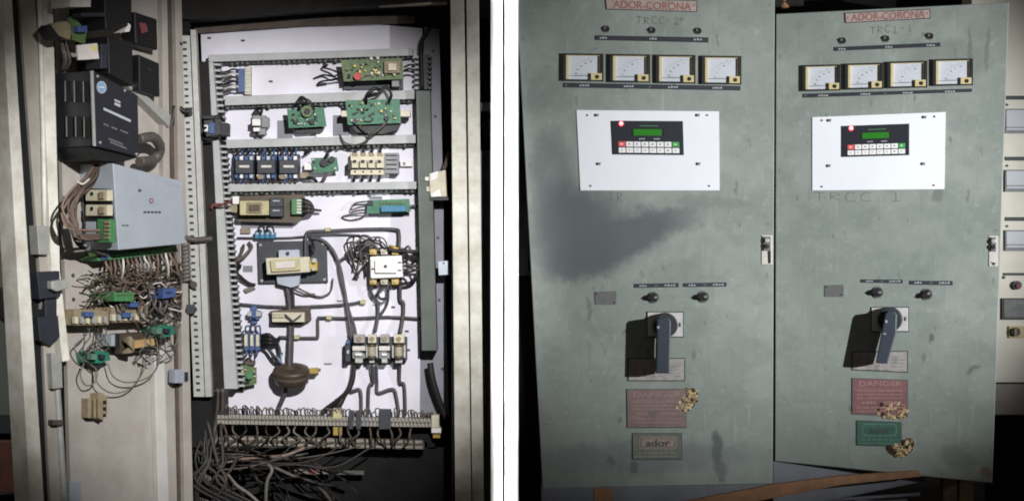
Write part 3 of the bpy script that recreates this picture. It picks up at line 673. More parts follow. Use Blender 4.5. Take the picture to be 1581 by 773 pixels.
b = MB(); b.cyl(PLATE, 457, 187, 4, .10, .12, 'black', 12); b.cyl(PLATE, 482, 188, 4, .10, .12, 'black', 12); ob('knob', b, t)
b = MB(); b.poly(PLATE, [(452, 198), (500, 195), (496, 204), (460, 206)], 0, .06, 'black'); ob('standoff', b, t)
b = MB(); b.wire(PLATE, [(462, 170, .11), (460, 158, .13), (466, 150, .11), (474, 158, .13), (470, 168, .11)], .006, 'black'); b.wire(PLATE, [(485, 170, .11), (478, 156, .12), (464, 152, .12)], .005, 'black'); b.box(PLATE, 488, 204, 510, 212, 0, .02, 'white_plastic'); ob('lead', b, t)
t = thing('circuit_board', 'big bright green board above a black heat sink, right end of the second row', 'circuit board', PLATE.at(576, 206))
base(t, PLATE, 514, 178, 540, 210, .002)
board(t, PLATE, [(533, 155), (617, 153), (619, 190), (537, 193)], .12, 'pcb', 24, 8, ('charcoal', 'cream', 'black', 'pcb_olive', 'emblem_line', 'brass'))
b = MB(); b.poly(PLATE, [(540, 193), (618, 190), (612, 202), (590, 208), (550, 205)], 0, .09, 'black'); ob('heat_sink', b, t, .002)
for (x0, x1) in ((527, 536), (618, 633)):
    b = MB(); b.box(PLATE, x0, 171, x1, 180, .05, .12, 'cream'); ob('bracket', b, t, .001)
b = MB(); b.cyl(PLATE, 568, 184, 9, .12, .135, 'black', 16, sq=.5); b.cyl(PLATE, 568, 184, 6, .135, .138, 'pcb', 16, sq=.5); b.cyl(PLATE, 548, 187, 4, .12, .14, 'charcoal', 12); b.cyl(PLATE, 597, 182, 4, .12, .14, 'charcoal', 12); ob('coil', b, t)
b = MB(); b.wire(PLATE, [(565, 160, .12), (566, 148, .16), (578, 137, .16), (588, 140, .14)], .007, 'black'); b.wire(PLATE, [(568, 150, .15), (584, 144, .16), (596, 134, .15), (604, 146, .15), (600, 158, .13)], .006, 'black'); b.wire(PLATE, [(553, 192, .13), (570, 206, .14), (566, 218, .12), (548, 224, .1), (532, 220, .1), (524, 208, .08)], .004, 'wire_dim'); b.wire(PLATE, [(598, 188, .13), (580, 204, .14), (566, 214, .12)], .004, 'wire_dim'); ob('lead', b, t)
for i, (x0, x1, lab) in enumerate(((361, 393, 'leftmost of the three blue and black contactors in the third row'), (395, 427, 'middle one of the three blue and black contactors in the third row'), (429, 462, 'rightmost of the three blue and black contactors beside the small green board'))):
    t = thing('contactor', lab, 'contactor', PLATE.at((x0+x1)/2, 280), 'blue contactors in the third row')
    b = MB(); b.box(PLATE, x0, 238, x1, 278, 0, .06, 'navy'); ob('body', b, t, .002)
    b = MB(); b.box(PLATE, x0+2, 247, x1-2, 268, .06, .10, 'charcoal'); b.box(PLATE, x0+8, 255, x1-8, 259, .10, .104, 'label_white'); ob('cover', b, t, .002)
    for k in range(4):
        x = x0+4+k*7.6
        for y in (241, 269):
            b = MB(); b.box(PLATE, x-2.6, y, x+2.6, y+6, .06, .082, ('blue', 'white_plastic', 'blue', 'silver')[(k+i) % 4]); ob('terminal', b, t, .001)
        b = MB(); b.wire(PLATE, [(x, 241, .07), (x+1, 234, .08), (x-1, 229, .04)], .004, 'blue' if k % 2 else 'wire_black'); b.wire(PLATE, [(x, 275, .07), (x-1, 281, .08), (x+1, 286, .05)], .004, ('wire_black', 'blue', 'wire_dim')[k % 3]); ob('lead', b, t)
    if i: 
        b = MB(); b.cyl(PLATE, x0+7, 273, 5.5, .08, .1, 'tan', 14, sq=.7); ob('ferrite', b, t)
b = None
t = thing('circuit_board', 'small green board with dark coils between the blue contactors and the cream breaker', 'circuit board', PLATE.at(500, 270))
board(t, PLATE, [(480, 244), (520, 243), (523, 264), (484, 267)], .08, 'pcb', 8, 12)
b = MB(); b.cyl(PLATE, 500, 251, 6, .08, .1, 'black', 14); b.cyl(PLATE, 512, 246, 5, .08, .1, 'black', 14); b.box(PLATE, 470, 252, 481, 262, 0, .06, 'white_plastic'); ob('coil', b, t)
b = MB(); b.wire(PLATE, [(500, 248, .09), (506, 236, .11), (512, 232, .08)], .006, 'black'); b.wire(PLATE, [(505, 266, .08), (500, 278, .08), (494, 283, .05)], .006, 'wire_dim'); b.wire(PLATE, [(470, 238, .05), (476, 233, .07), (480, 231, .05)], .006, 'black'); b.box(PLATE, 463, 266, 476, 275, 0, .06, 'tan'); b.wire(PLATE, [(470, 274, .05), (484, 276, .06), (490, 284, .04)], .008, 'black'); ob('lead', b, t)
t = thing('circuit_breaker', 'cream four pole breaker with a grey end block in the third row', 'circuit breaker', PLATE.at(575, 276))
b = MB(); b.box(PLATE, 541, 236, 594, 270, 0, .07, 'cream'); ob('body', b, t, .002)
b = MB(); b.box(PLATE, 594, 236, 615, 268, 0, .08, 'grey_plastic')
for i in range(4): b.box(PLATE, 596, 239+i*7, 613, 241+i*7, .08, .084, 'charcoal')
ob('end_block', b, t, .002)
for i in range(4):
    x = 543+i*12.8
    b = MB(); b.box(PLATE, x, 247, x+10, 259, .07, .10, 'cream'); ob('lever_housing', b, t, .001)
    b = MB(); b.box(PLATE, x+2, 247, x+7, 251, .10, .112, 'black'); ob('lever', b, t, .001)
    b = MB(); b.cyl(PLATE, x+5, 265, 1.6, .07, .073, 'charcoal', 8); b.box(PLATE, x+1, 236, x+9, 241, .07, .075, 'tan'); ob('terminal', b, t)
    b = MB(); b.wire(PLATE, [(x+5, 270, .05), (x+4, 276, .06), (x+2, 283, .04)], .006, 'wire_black'); b.wire(PLATE, [(x+5, 238, .05), (x+6, 231, .06), (x+7, 226, .04)], .006, 'wire_black'); ob('lead', b, t)
b = MB(); b.box(PLATE, 541, 260, 594, 262, .07, .074, 'black'); b.box(PLATE, 538, 247, 542, 262, 0, .1, 'black'); ob('gap_line', b, t)
small('end_stop', 'plain white rail end piece beside the cream breaker', 'end stop', PLATE, 618, 248, 637, 257, .03, 'white_plastic', [('notch', (622, 250, 626, 255), .03, .032, 'grey_plastic')])
t = thing('power_board', 'yellowish supply board with a laminated transformer, dark relays and a green plug', 'power board', PLATE.at(425, 342))
base(t, PLATE, 372, 334, 452, 352, .003)
b = MB(); b.poly(PLATE, [(364, 303), (470, 300), (474, 330), (458, 344), (366, 342)], .05, .056, 'bronze'); ob('board', b, t)
b = MB(); b.box(PLATE, 370, 310, 415, 332, .056, .12, 'yellow'); b.box(PLATE, 381, 312, 404, 329, .12, .13, 'tan'); b.box(PLATE, 384, 316, 401, 326, .13, .135, 'bronze'); ob('transformer', b, t, .002)
for y in (304, 319):
    b = MB(); b.box(PLATE, 417, y+1, 437, y+15, .056, .10, 'charcoal'); b.box(PLATE, 421, y+5, 432, y+7, .10, .101, 'print_grey'); ob('relay', b, t, .002)
b = MB(); b.box(PLATE, 450, 307, 466, 331, .056, .09, 'pcb_bright')
for i in range(5): b.box(PLATE, 458, 308+i*4.6, 465, 311+i*4.6, .09, .094, 'label_white')
ob('plug', b, t, .001)
b = MB(); b.box(PLATE, 359, 303, 369, 315, .02, .06, 'white_plastic'); b.box(PLATE, 352, 316, 367, 328, .02, .06, 'tan'); ob('side_terminal', b, t, .001)
b = MB()
for k in range(7): b.wire(PLATE, [(466, 307+k*4, .08), (476, 310+k*3, .1), (482, 316+k*2, .08), (486, 324, .06), (496, 325, .05)], .0045, ('wire_black', 'wire_dim')[k % 2])
ob('lead', b, t)
b = MB(); b.wire(PLATE, [(358, 310, .05), (345, 315, .11), (330, 316, .14), (326, 322, .14)], .005, 'red_dull'); b.wire(PLATE, [(358, 314, .05), (345, 320, .11), (332, 318, .14)], .004, 'wire_brown'); ob('red_lead', b, t)
t = thing('terminal_board', 'narrow green terminal board with a blue connector under the cream breaker', 'terminal board', PLATE.at(600, 330))
base(t, PLATE, 570, 326, 632, 334, .004)
b = MB(); b.poly(PLATE, [(567, 309), (632, 307), (634, 327), (566, 330)], .05, .058, 'pcb'); ob('board', b, t)
b = MB(); b.poly(PLATE, [(588, 318), (626, 317), (627, 326), (588, 327)], .058, .09, 'cyan_blue'); ob('connector', b, t, .001)
b = MB()
for i in range(9): b.box(PLATE, 588+i*4.4, 311, 590.5+i*4.4, 315, .058, .07, 'pcb_olive')
b.box(PLATE, 568, 309, 576, 317, .058, .07, 'black'); ob('component', b, t)
b = MB()
for pts in ([(568, 318, .06), (555, 320, .05), (542, 324, .04), (548, 314, .03), (566, 311, .05)], [(568, 328, .05), (548, 330, .03), (528, 335, .01), (540, 340, .01), (558, 336, .02), (566, 328, .04)]): b.wire(PLATE, pts, .0032, 'wire_dim')
b.box(PLATE, 634, 316, 645, 320, .02, .03, 'black'); ob('lead', b, t)
def bluebit(label, x0, y0, x1, y1, n):
    t = thing('terminal_block', label, 'terminal block', PLATE.at((x0+x1)/2, y1))
    w_ = (x1-x0)/n
    for i in range(n):
        b = MB(); b.box(PLATE, x0+i*w_+.4, y0+(i % 2)*1.5, x0+(i+1)*w_-.4, y1, 0, .05, 'cyan_blue' if 'bright' in label else 'blue'); b.box(PLATE, x0+i*w_+w_*.3, y0+2, x0+i*w_+w_*.7, y0+5, .05, .053, 'label_white'); ob('terminal', b, t, .001)
    return t
t = bluebit('bright blue terminal block with two black arches under the supply board', 393, 357, 425, 368, 4)
b = MB(); b.wire(PLATE, [(399, 358, .05), (400, 351, .06), (406, 349, .06), (408, 357, .05)], .004, 'black'); b.wire(PLATE, [(412, 358, .05), (413, 350, .06), (420, 350, .06), (423, 358, .05)], .004, 'black'); b.box(PLATE, 372, 352, 386, 360, 0, .02, 'tan'); ob('lead', b, t)
t = bluebit('tiny crossed blue terminal pair left of the dark relay socket', 385, 478, 400, 493, 2)
b = MB(); b.box(PLATE, 388, 472, 396, 500, 0, .03, 'blue'); b.box(PLATE, 382, 481, 403, 488, .01, .06, 'zinc'); b.box(PLATE, 389, 479, 395, 490, .06, .07, 'blue'); ob('cross_piece', b, t, .001)
t = bluebit('blue and cream terminal row with black leads low beside the left duct', 376, 514, 402, 540, 3)
b = MB()
for i in range(3): b.box(PLATE, 377+i*9, 517, 382+i*9, 534, .05, .06, 'cream')
ob('marker', b, t, .001)
b = MB()
for i in range(3):
    b.wire(PLATE, [(380+i*8, 514, .05), (379+i*8, 505, .07), (385+i*8, 503, .07), (386+i*8, 513, .05)], .0035, ('blue', 'wire_dim', 'blue')[i]); b.wire(PLATE, [(380+i*8, 540, .05), (381+i*8, 546, .05), (378+i*8, 552, .02)], .004, 'blue')
    b.wire(PLATE, [(404, 518+i*6, .04), (415, 517+i*6, .06), (424, 524+i*3, .05), (430, 524, .04)], .009, 'black')
b.wire(PLATE, [(404, 534, .04), (414, 538, .06), (424, 552, .06), (432, 560, .05)], .007, 'black'); b.wire(PLATE, [(428, 528, .04), (432, 542, .05), (430, 556, .05)], .006, 'wire_black'); b.box(PLATE, 362, 518, 376, 536, 0, .04, 'black'); ob('lead', b, t)
t = thing('coil', 'small blue wire coil above the round bronze current transformer', 'coil', PLATE.at(430, 562))
b = MB()
for k in range(5): b.wire(PLATE, [(422+k*3, 548+k, .03), (428+k*2, 556-k*3, .06), (436-k, 562-k, .05), (424+k*2, 560, .03)], .003, ('blue', 'silver')[k % 2])
ob('winding', b, t)

# black panel with fuse base
t = thing('insulating_panel', 'black square insulating panel carrying the cream fuse transformer', 'panel', PLATE.at(450, 438))
b = MB(); b.poly(PLATE, [(397, 373), (504, 371), (506, 436), (399, 438)], .0, .02, 'charcoal'); ob('sheet', b, t, .002)
b = MB()
for (x, y) in ((402, 378), (499, 376), (501, 431), (404, 433)): b.cyl(PLATE, x, y, 2, .02, .024, 'zinc', 10)
ob('screw', b, t)
t = thing('control_transformer', 'cream and white transformer bolted on the black square panel', 'transformer', PLATE.at(448, 440))
b = MB(); b.poly(PLATE, [(410, 398), (478, 396), (478, 420), (412, 424)], .02, .11, 'cream'); ob('core', b, t, .003)
b = MB(); b.poly(PLATE, [(417, 402), (462, 399), (464, 417), (419, 420)], .11, .125, 'yellow'); b.poly(PLATE, [(424, 404), (456, 402), (456, 413), (425, 415)], .125, .13, 'label_white'); ob('winding_label', b, t, .002)
b = MB(); b.poly(PLATE, [(430, 386), (462, 385), (463, 397), (430, 398)], .02, .07, 'silver_dull'); b.poly(PLATE, [(426, 420), (464, 418), (462, 440), (450, 444), (428, 438)], .02, .06, 'silver_dull'); ob('bracket', b, t, .002)
b = MB(); b.cyl(PLATE, 444, 391, 3, .07, .08, 'charcoal', 10); b.box(PLATE, 478, 402, 490, 418, .02, .08, 'brass'); b.cyl(PLATE, 485, 402, 4, .08, .1, 'zinc', 12); b.cyl(PLATE, 484, 415, 3, .08, .1, 'zinc', 12); ob('terminal', b, t, .001)
b = MB(); b.wire(PLATE, [(478, 396, .09), (484, 386, .1), (482, 372, .08)], .006, 'wire_black'); b.wire(PLATE, [(455, 442, .04), (475, 452, .03), (495, 458, .02), (510, 450, .02), (514, 430, .03)], .004, 'wire_dim'); b.wire(PLATE, [(452, 446, .04), (470, 454, .03), (486, 454, .02)], .004, 'wire_dim'); ob('lead', b, t)
t = thing('cable_lug', 'brown cable pair with grey lugs beside the left wire duct above the black panel', 'cable lug', PLATE.at(375, 415))
b = MB(); b.wire(PLATE, [(362, 404, .06), (376, 396, .05), (388, 382, .03), (384, 374, .02)], .007, 'wire_brown'); b.wire(PLATE, [(364, 404, .06), (374, 388, .05), (376, 378, .03)], .006, 'grime'); b.wire(PLATE, [(360, 408, .06), (370, 412, .04)], .014, 'black'); ob('lead', b, t)
b = MB(); b.wire(PLATE, [(366, 422, .05), (382, 436, .03), (394, 440, .02)], .007, 'wire_black'); b.poly(PLATE, [(376, 446), (390, 441), (394, 446), (380, 452)], 0, .02, 'wire_grey'); ob('lug', b, t)

# white contactor with lugs and a nest of leads
t = thing('contactor', 'white block contactor with brass lugs and a bush of black leads on its top', 'contactor', PLATE.at(595, 438))
b = MB(); b.poly(PLATE, [(571, 396), (620, 394), (622, 428), (572, 430)], .0, .11, 'white_plastic'); ob('body', b, t, .004)
b = MB(); b.box(PLATE, 579, 401, 613, 421, .11, .13, 'white_plastic'); b.cyl(PLATE, 595, 411, 2.6, .13, .133, 'charcoal', 12); b.box(PLATE, 573, 414, 580, 416, .11, .115, 'charcoal'); b.box(PLATE, 614, 404, 620, 406, .11, .115, 'charcoal'); b.box(PLATE, 614, 416, 620, 418, .11, .115, 'charcoal'); ob('cover', b, t, .003)
for i, x in enumerate((576, 593, 610)):
    for y, dy in ((388, -1), (434, 1)):
        b = MB(); b.poly(PLATE, [(x-6, y-4), (x+6, y-4), (x+5, y+5), (x-5, y+5)], .03, .08, 'brass' if i != 1 else 'zinc'); b.cyl(PLATE, x, y, 3, .08, .09, 'yellow', 10); ob('lug', b, t, .001)
b = MB(); b.box(PLATE, 570, 382, 622, 396, 0, .05, 'charcoal'); b.box(PLATE, 574, 430, 620, 441, 0, .05, 'grime'); ob('terminal_bar', b, t)
rr = random.Random(4)
for i in range(11):
    x = rr.uniform(572, 606); b = MB()
    a, c = rr.uniform(-46, -4), rr.uniform(356, 384)
    b.wire(PLATE, [(x, 388, .07), (x+a*.3, 372+rr.uniform(-8, 6), .1), (x+a, c+rr.uniform(0, 10), .08), (x+a*1.1+4, c+22, .05), (560+rr.uniform(-16, 8), 402+rr.uniform(-6, 30), .03)], .0034, rr.choice(('wire_black', 'wire_dim', 'wire_grey', 'wire_black'))); ob('lead', b, t)
for i in range(7):
    b = MB(); y = 384+i*7; b.wire(PLATE, [(620, 392+i*5, .06), (630, y-4, .09), (637, y+rr.uniform(-6, 8), .08), (646, y-2, .06)], .005, rr.choice(('wire_black', 'wire_dim'))); ob('lead', b, t)
b = MB(); b.wire(PLATE, [(598, 384, .09), (612, 387, .09), (630, 388, .09), (646, 392, .07)], .008, 'black'); b.wire(PLATE, [(600, 380, .09), (616, 384, .09)], .007, 'brass'); b.wire(PLATE, [(646, 420, .05), (634, 436, .06), (612, 438, .05)], .007, 'wire_black')
b.wire(PLATE, [(596, 440, .05), (584, 450, .06), (586, 460, .06), (596, 460, .06), (600, 448, .05)], .006, 'wire_black'); ob('lead', b, t)

t = thing('relay', 'grey-brown relay socket with cream face above the round bronze ring transformer', 'relay', PLATE.at(448, 502))
b = MB(); b.poly(PLATE, [(416, 480), (478, 474), (480, 494), (466, 502), (420, 500)], 0, .04, 'grime'); ob('socket', b, t, .003)
b = MB(); b.box(PLATE, 420, 482, 470, 497, .04, .08, 'cream'); ob('face', b, t, .002)
b = MB(); b.poly(PLATE, [(440, 484), (452, 494), (466, 484), (464, 489), (452, 498), (440, 489)], .08, .09, 'charcoal')
for i in range(5): b.box(PLATE, 422+i*4, 484, 424+i*4, 487, .08, .083, 'tan')
b.box(PLATE, 421, 489, 438, 491, .08, .083, 'tan'); ob('print', b, t)
t = thing('current_transformer', 'round bronze ring transformer threaded on a thick grey cable', 'current transformer', PLATE.at(450, 600))
b = MB(); c = PLATE.at(450, 580, .085); TI = Matrix.Rotation(math.radians(24), 3, 'X')
def disc(q, z): return [c+TI @ Vector((q*math.cos(2*math.pi*i/32), .8*q*math.sin(2*math.pi*i/32), z)) for i in range(32)]
b.loft([disc(q, z) for q, z in ((.018, -.034), (.05, -.036), (.064, -.028), (.069, -.012), (.0715, .012), (.0725, .024), (.069, .031), (.05, .0335), (.022, .031), (.018, .02))], 'bronze', caps=True, smooth=True)
b.loft([disc(.0722, -.004), disc(.0738, .0), disc(.0738, .006), disc(.0722, .010)], 'grime', caps=False, smooth=True); ob('ring', b, t)
b = MB(); b.wire(PLATE, [(476, 572, .07), (488, 570, .06), (494, 571, .05)], .007, 'tan'); b.box(PLATE, 478, 568, 490, 576, .03, .08, 'brass'); ob('terminal', b, t)
t = thing('relay_board', 'small olive green board tucked against the foot of the left wire duct', 'relay board', PLATE.at(382, 598))
board(t, PLATE, [(371, 562), (396, 567), (396, 592), (374, 597)], .06, 'pcb_olive', 10, 21)
b = MB(); b.cyl(PLATE, 385, 579, 6, .06, .09, 'pcb_bright', 14); b.box(PLATE, 378, 557, 392, 563, .0, .06, 'grime'); b.wire(PLATE, [(376, 560, .05), (384, 553, .06), (390, 560, .05)], .005, 'wire_black'); ob('coil', b, t)

t = thing('fuse_holder', 'three pole grey and cream fuse holder with dark gaps low on the right', 'fuse holder', PLATE.at(588, 562))
b = MB(); b.box(PLATE, 545, 520, 628, 556, 0, .06, 'charcoal'); ob('base', b, t, .002)
for i, (x0, x1, m) in enumerate(((544, 564, 'white_plastic'), (566, 582, 'cream'), (585, 602, 'white_plastic'), (606, 625, 'cream'))):
    b = MB(); xm = (x0+x1)/2
    if i % 2:
        b.tube([PLATE.at(xm, 532, .10), PLATE.at(xm, 553, .10)], .0165, 'fuse_grey', n=14, smooth=False)
        b.tube([PLATE.at(xm, 531, .10), PLATE.at(xm, 535, .10)], .018, 'bronze', n=14, smooth=False); b.tube([PLATE.at(xm, 549, .10), PLATE.at(xm, 553.5, .10)], .018, 'bronze', n=14, smooth=False)
        b.box(PLATE, x0-1, 533, x0+2, 552, .06, .1, 'zinc'); b.box(PLATE, x1-2, 533, x1+1, 552, .06, .1, 'zinc')
    else:
        b.box(PLATE, x0, 534, x1, 541, .06, .10, 'label_white'); b.poly(PLATE, [(x0, 543), (x0+9, 541), (x1, 546), (x1, 553), (x0, 553)], .06, .09, 'grey_plastic'); b.box(PLATE, x0+4, 545, x1-5, 549, .09, .105, 'white_plastic')
    ob('fuse_carrier', b, t, .0015)
    b = MB(); b.box(PLATE, x0+2, 516, x1-1, 529, .06, .10, 'cream' if i % 2 else 'plate_worn'); b.cyl(PLATE, (x0+x1)/2, 523, 4, .10, .106, 'tan', 12); ob('terminal', b, t, .002)
    b = MB(); b.box(PLATE, x0+4, 553, x1-4, 560, .04, .09, 'zinc'); ob('lug', b, t, .002)
b = MB(); b.box(PLATE, 533, 528, 541, 558, .0, .09, 'charcoal'); b.box(PLATE, 534, 524, 540, 531, .09, .1, 'blue'); b.box(PLATE, 535, 540, 539, 546, .09, .1, 'silver'); ob('aux_contact', b, t, .002)

# cables on the plate, each its own thing
CAB = [
 ('long grey cable running level across the plate under the black panel', [(366, 469, .02), (420, 473, .02), (480, 473, .02), (540, 469, .02), (562, 464, .02)], .008, 'cable_grey'),
 ('grey cable stepping up to the right edge from the low blue terminal row', [(430, 520, .02), (458, 521, .02), (489, 521, .02), (491, 518, .02), (491, 492, .02), (495, 490, .02), (545, 491, .02), (600, 489, .02), (654, 492, .02)], .008, 'cable_grey'),
 ('dark cable looping over the black panel and along to the white contactor', [(472, 400, .05), (472, 366, .03), (478, 358, .03), (500, 357, .02), (560, 354, .02), (608, 354, .02), (616, 360, .03), (616, 384, .05)], .010, 'cable_grey'),
 ('thin grey cable arching just under the dark loop to the white contactor', [(366, 367, .02), (440, 367, .02), (478, 364, .02), (520, 362, .02), (556, 363, .02)], .005, 'cable_grey'),
 ('dark cable curving down from the black panel to the fuse holder', [(478, 366, .03), (496, 370, .03), (512, 384, .03), (524, 410, .03), (532, 450, .03), (538, 490, .04), (543, 525, .05)], .010, 'cable_grey'),
 ('grey cable sweeping from the white contactor lugs left and down', [(572, 392, .06), (545, 393, .04), (526, 402, .03), (524, 420, .03), (536, 470, .03), (546, 500, .04), (550, 518, .05)], .008, 'cable_grey'),
 ('thick grey cable passing down through the bronze ring', [(442, 440, .03), (446, 462, .03), (448, 500, .03), (447, 540, .05), (446, 572, .07), (440, 606, .05), (430, 630, .03), (426, 650, .02)], .013, 'cable_grey'),
 ('black cable beside the thick one entering the bronze ring', [(451, 440, .03), (453, 470, .03), (452, 510, .03), (451, 545, .05), (450, 570, .07)], .008, 'wire_black'),
 ('left cable hanging from the white contactor to the fuse holder', [(574, 438, .05), (573, 452, .04), (583, 468, .03), (583, 490, .03), (579, 512, .05)], .010, 'cable_grey'),
 ('middle cable hanging from the white contactor with a kink', [(598, 440, .05), (599, 462, .04), (594, 476, .03), (584, 490, .03)], .008, 'cable_grey'),
 ('right cable hanging from the white contactor to the fuse holder', [(618, 438, .05), (618, 462, .03), (623, 468, .03), (622, 490, .03), (618, 514, .05)], .010, 'cable_grey'),
 ('bent cable with a zigzag leaving the left of the fuse holder', [(548, 558, .05), (546, 585, .04), (541, 604, .02), (556, 602, .02), (558, 640, .02)], .009, 'cable_grey'),
 ('straight dark cable dropping from the middle of the fuse holder', [(574, 560, .06), (576, 590, .03), (570, 596, .03), (568, 640, .02)], .009, 'cable_grey'),
 ('cable with a long sideways jog under the fuse holder', [(581, 560, .05), (582, 590, .02), (584, 606, .02), (606, 600, .02), (612, 612, .02), (616, 640, .02)], .009, 'cable_grey'),
 ('rightmost cable dropping from the fuse holder with a step', [(618, 556, .05), (617, 590, .02), (624, 594, .02), (626, 640, .02)], .009, 'cable_grey'),
 ('thick black cable curving from the fuse holder left to the terminal strip', [(548, 556, .05), (544, 585, .05), (534, 606, .05), (518, 620, .04), (500, 634, .03), (494, 645, .03)], .013, 'wire_black'),
 ('dark cable group leaning left into the terminal strip', [(530, 612, .04), (524, 624, .05), (514, 634, .04), (508, 648, .03)], .016, 'rubber'),
 ('thick black cable hanging below the right wire duct', [(664, 560, .06), (668, 585, .06), (676, 612, .05), (688, 645, .03)], .018, 'rubber'),
 ('black cable dropping into the open duct at the top right', [(664, 44, .06), (652, 62, .06), (650, 84, .05), (652, 140, .05)], .012, 'rubber'),
]
for lab, pts, r, m in CAB:
    b = MB(); b.wire(PLATE, pts, r*.72, m, n=8, sub=5); tag(ob('cable', b), lab, 'cable')
# cable ties
for (x, y, lab) in ((560, 466, 'yellow tie on the end of the level grey cable'), (508, 490, 'yellow tie on the stepped grey cable'), (506, 354, 'pale tie clip on the dark loop above the black panel'), (458, 520, 'pale clip on the lower run of the stepped cable')):
    b = MB(); b.box(PLATE, x-4, y-3, x+4, y+3, 0, .035, 'yellow'); tag(ob('cable_tie', b, None, .001), lab, 'cable tie')

# limit switch and tags on the right side
t = thing('door_switch', 'pale beige door switch box on the right inside edge of the cabinet', 'switch', F(.12).at(675, 305))
S3 = F(.12)
b = MB(); b.poly(S3, [(662, 268), (688, 262), (690, 304), (664, 304)], -.06, .03, 'cream'); ob('body', b, t, .004)
b = MB(); b.poly(S3, [(665, 268), (677, 264), (674, 276), (664, 280)], .03, .034, 'white_plastic'); b.poly(S3, [(666, 300), (678, 291), (682, 303), (666, 304)], .03, .034, 'white_plastic'); ob('label', b, t)
b = MB(); b.box(S3, 656, 273, 663, 279, -.02, .02, 'white_plastic'); b.box(S3, 658, 288, 664, 296, -.02, .02, 'cream'); ob('plunger', b, t, .002)
b = MB(); b.wire(S3, [(684, 262, 0), (690, 250, -.02), (694, 235, -.02)], .010, 'grime'); b.box(S3, 664, 304, 692, 309, -.04, .02, 'black'); ob('lead', b, t)
t = thing('tag', 'small blank white tag on the right inside edge lower down', 'tag', S3.at(685, 425))
b = MB(); b.poly(S3, [(676, 403), (693, 402), (695, 424), (677, 425)], -.02, .0, 'silver'); ob('card', b, t, .002)
b = MB(); b.cyl(S3, 685, 406, 1.5, 0, .002, 'charcoal', 8); ob('screw', b, t)

# terminal strips at the foot
def strip(label, q, n, h, m_a, m_b, S, m_c=None):
    t = thing('terminal_strip', label, 'terminal strip', S.at((q[0][0]+q[1][0])/2, q[2][1]))
    b = MB(); b.poly(S, q, -.03, h*.5, m_b); ob('rail', b, t, .001)
    for i in range(n):
        u0, u1 = i/n, (i+.84)/n
        f = lambda u, a, c: (q[a][0]*(1-u)+q[c][0]*u, q[a][1]*(1-u)+q[c][1]*u)
        p0, p1, p2, p3 = f(u0, 0, 1), f(u1, 0, 1), f(u1, 3, 2), f(u0, 3, 2)
        b = MB(); b.poly(S, [p0, p1, p2, p3], 0, h+random.uniform(0, .003), m_a if i not in (37, 38, 39, 40) or n < 50 else 'grey_plastic')
        y0 = (p0[1]+p3[1])/2; b.box(S, p0[0]+.6, y0-1.2, p1[0]-.6, y0+1.2, h, h+.005, 'grime')
        if m_c: b.box(S, p0[0]+.8, y0-5.5, p1[0]-1, y0-2.5, h, h+.006, m_c); b.box(S, p0[0]+.8, y0+3, p1[0]-1, y0+5.5, h, h+.006, m_c)
        ob('terminal', b, t)
    return t
TS = F(.13)
ts = strip('upper terminal strip of pale grey blocks along the foot of the plate', [(336, 639), (676, 646), (680, 659), (336, 654)], 60, .045, 'strip_grey', 'duct_dark', TS)
b = MB(); b.box(TS, 514, 630, 528, 646, .0, .05, 'yellow'); b.box(TS, 514, 658, 528, 672, .0, .03, 'brass'); ob('end_clamp', b, ts, .002)
b = MB(); b.box(TS, 666, 640, 678, 660, 0, .055, 'cream'); b.box(TS, 666, 660, 681, 668, 0, .05, 'white_plastic'); b.box(TS, 668, 668, 680, 676, 0, .03, 'brass'); ob('end_clamp', b, ts, .002)
b = MB(); b.box(TS, 585, 632, 603, 662, 0, .06, 'charcoal'); b.box(TS, 538, 634, 545, 662, 0, .06, 'charcoal'); b.box(TS, 550, 634, 557, 662, 0, .055, 'charcoal'); ob('black_block', b, ts, .001)
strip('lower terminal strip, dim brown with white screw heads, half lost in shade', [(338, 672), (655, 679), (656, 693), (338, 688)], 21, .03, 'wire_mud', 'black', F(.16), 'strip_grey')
# loops of wire over the upper strip: one mass
rr = random.Random(9); b = MB()
for i in range(70):
    x = 340+i*4.7+rr.uniform(-2, 2); r_ = rr.uniform(2, 5); y = 640+(x-336)*.02
    b.wire(TS, [(x, y, .04), (x-r_*.5, y-6-rr.uniform(0, 8), .05), (x+r_, y-8-rr.uniform(0, 6), .05), (x+r_*1.4, y+1, .04)], .0028, rr.choice(('wire_black', 'wire_dim', 'wire_brown', 'wire_grey')), n=5, sub=4)
tag(ob('wire_loops', b), 'row of tiny wire loops standing on the upper terminal strip', 'wires', kind='stuff')
b = MB()
for i in range(19):
    x = 345+i*16+rr.uniform(-3, 3); y = 655+(x-336)*.018
    b.wire(TS, [(x, y, .03), (x+rr.uniform(-4, 4), y+10, .05), (x+rr.uniform(-9, 9), y+20, .04), (x+rr.uniform(-14, 14), y+32, .0)], .0042, rr.choice(('wire_black', 'wire_dim', 'wire_brown', 'grime', 'wire_grey')), n=5, sub=4)
tag(ob('wire_drops', b), 'short wires dropping between the upper and lower terminal strips', 'wires', kind='stuff')
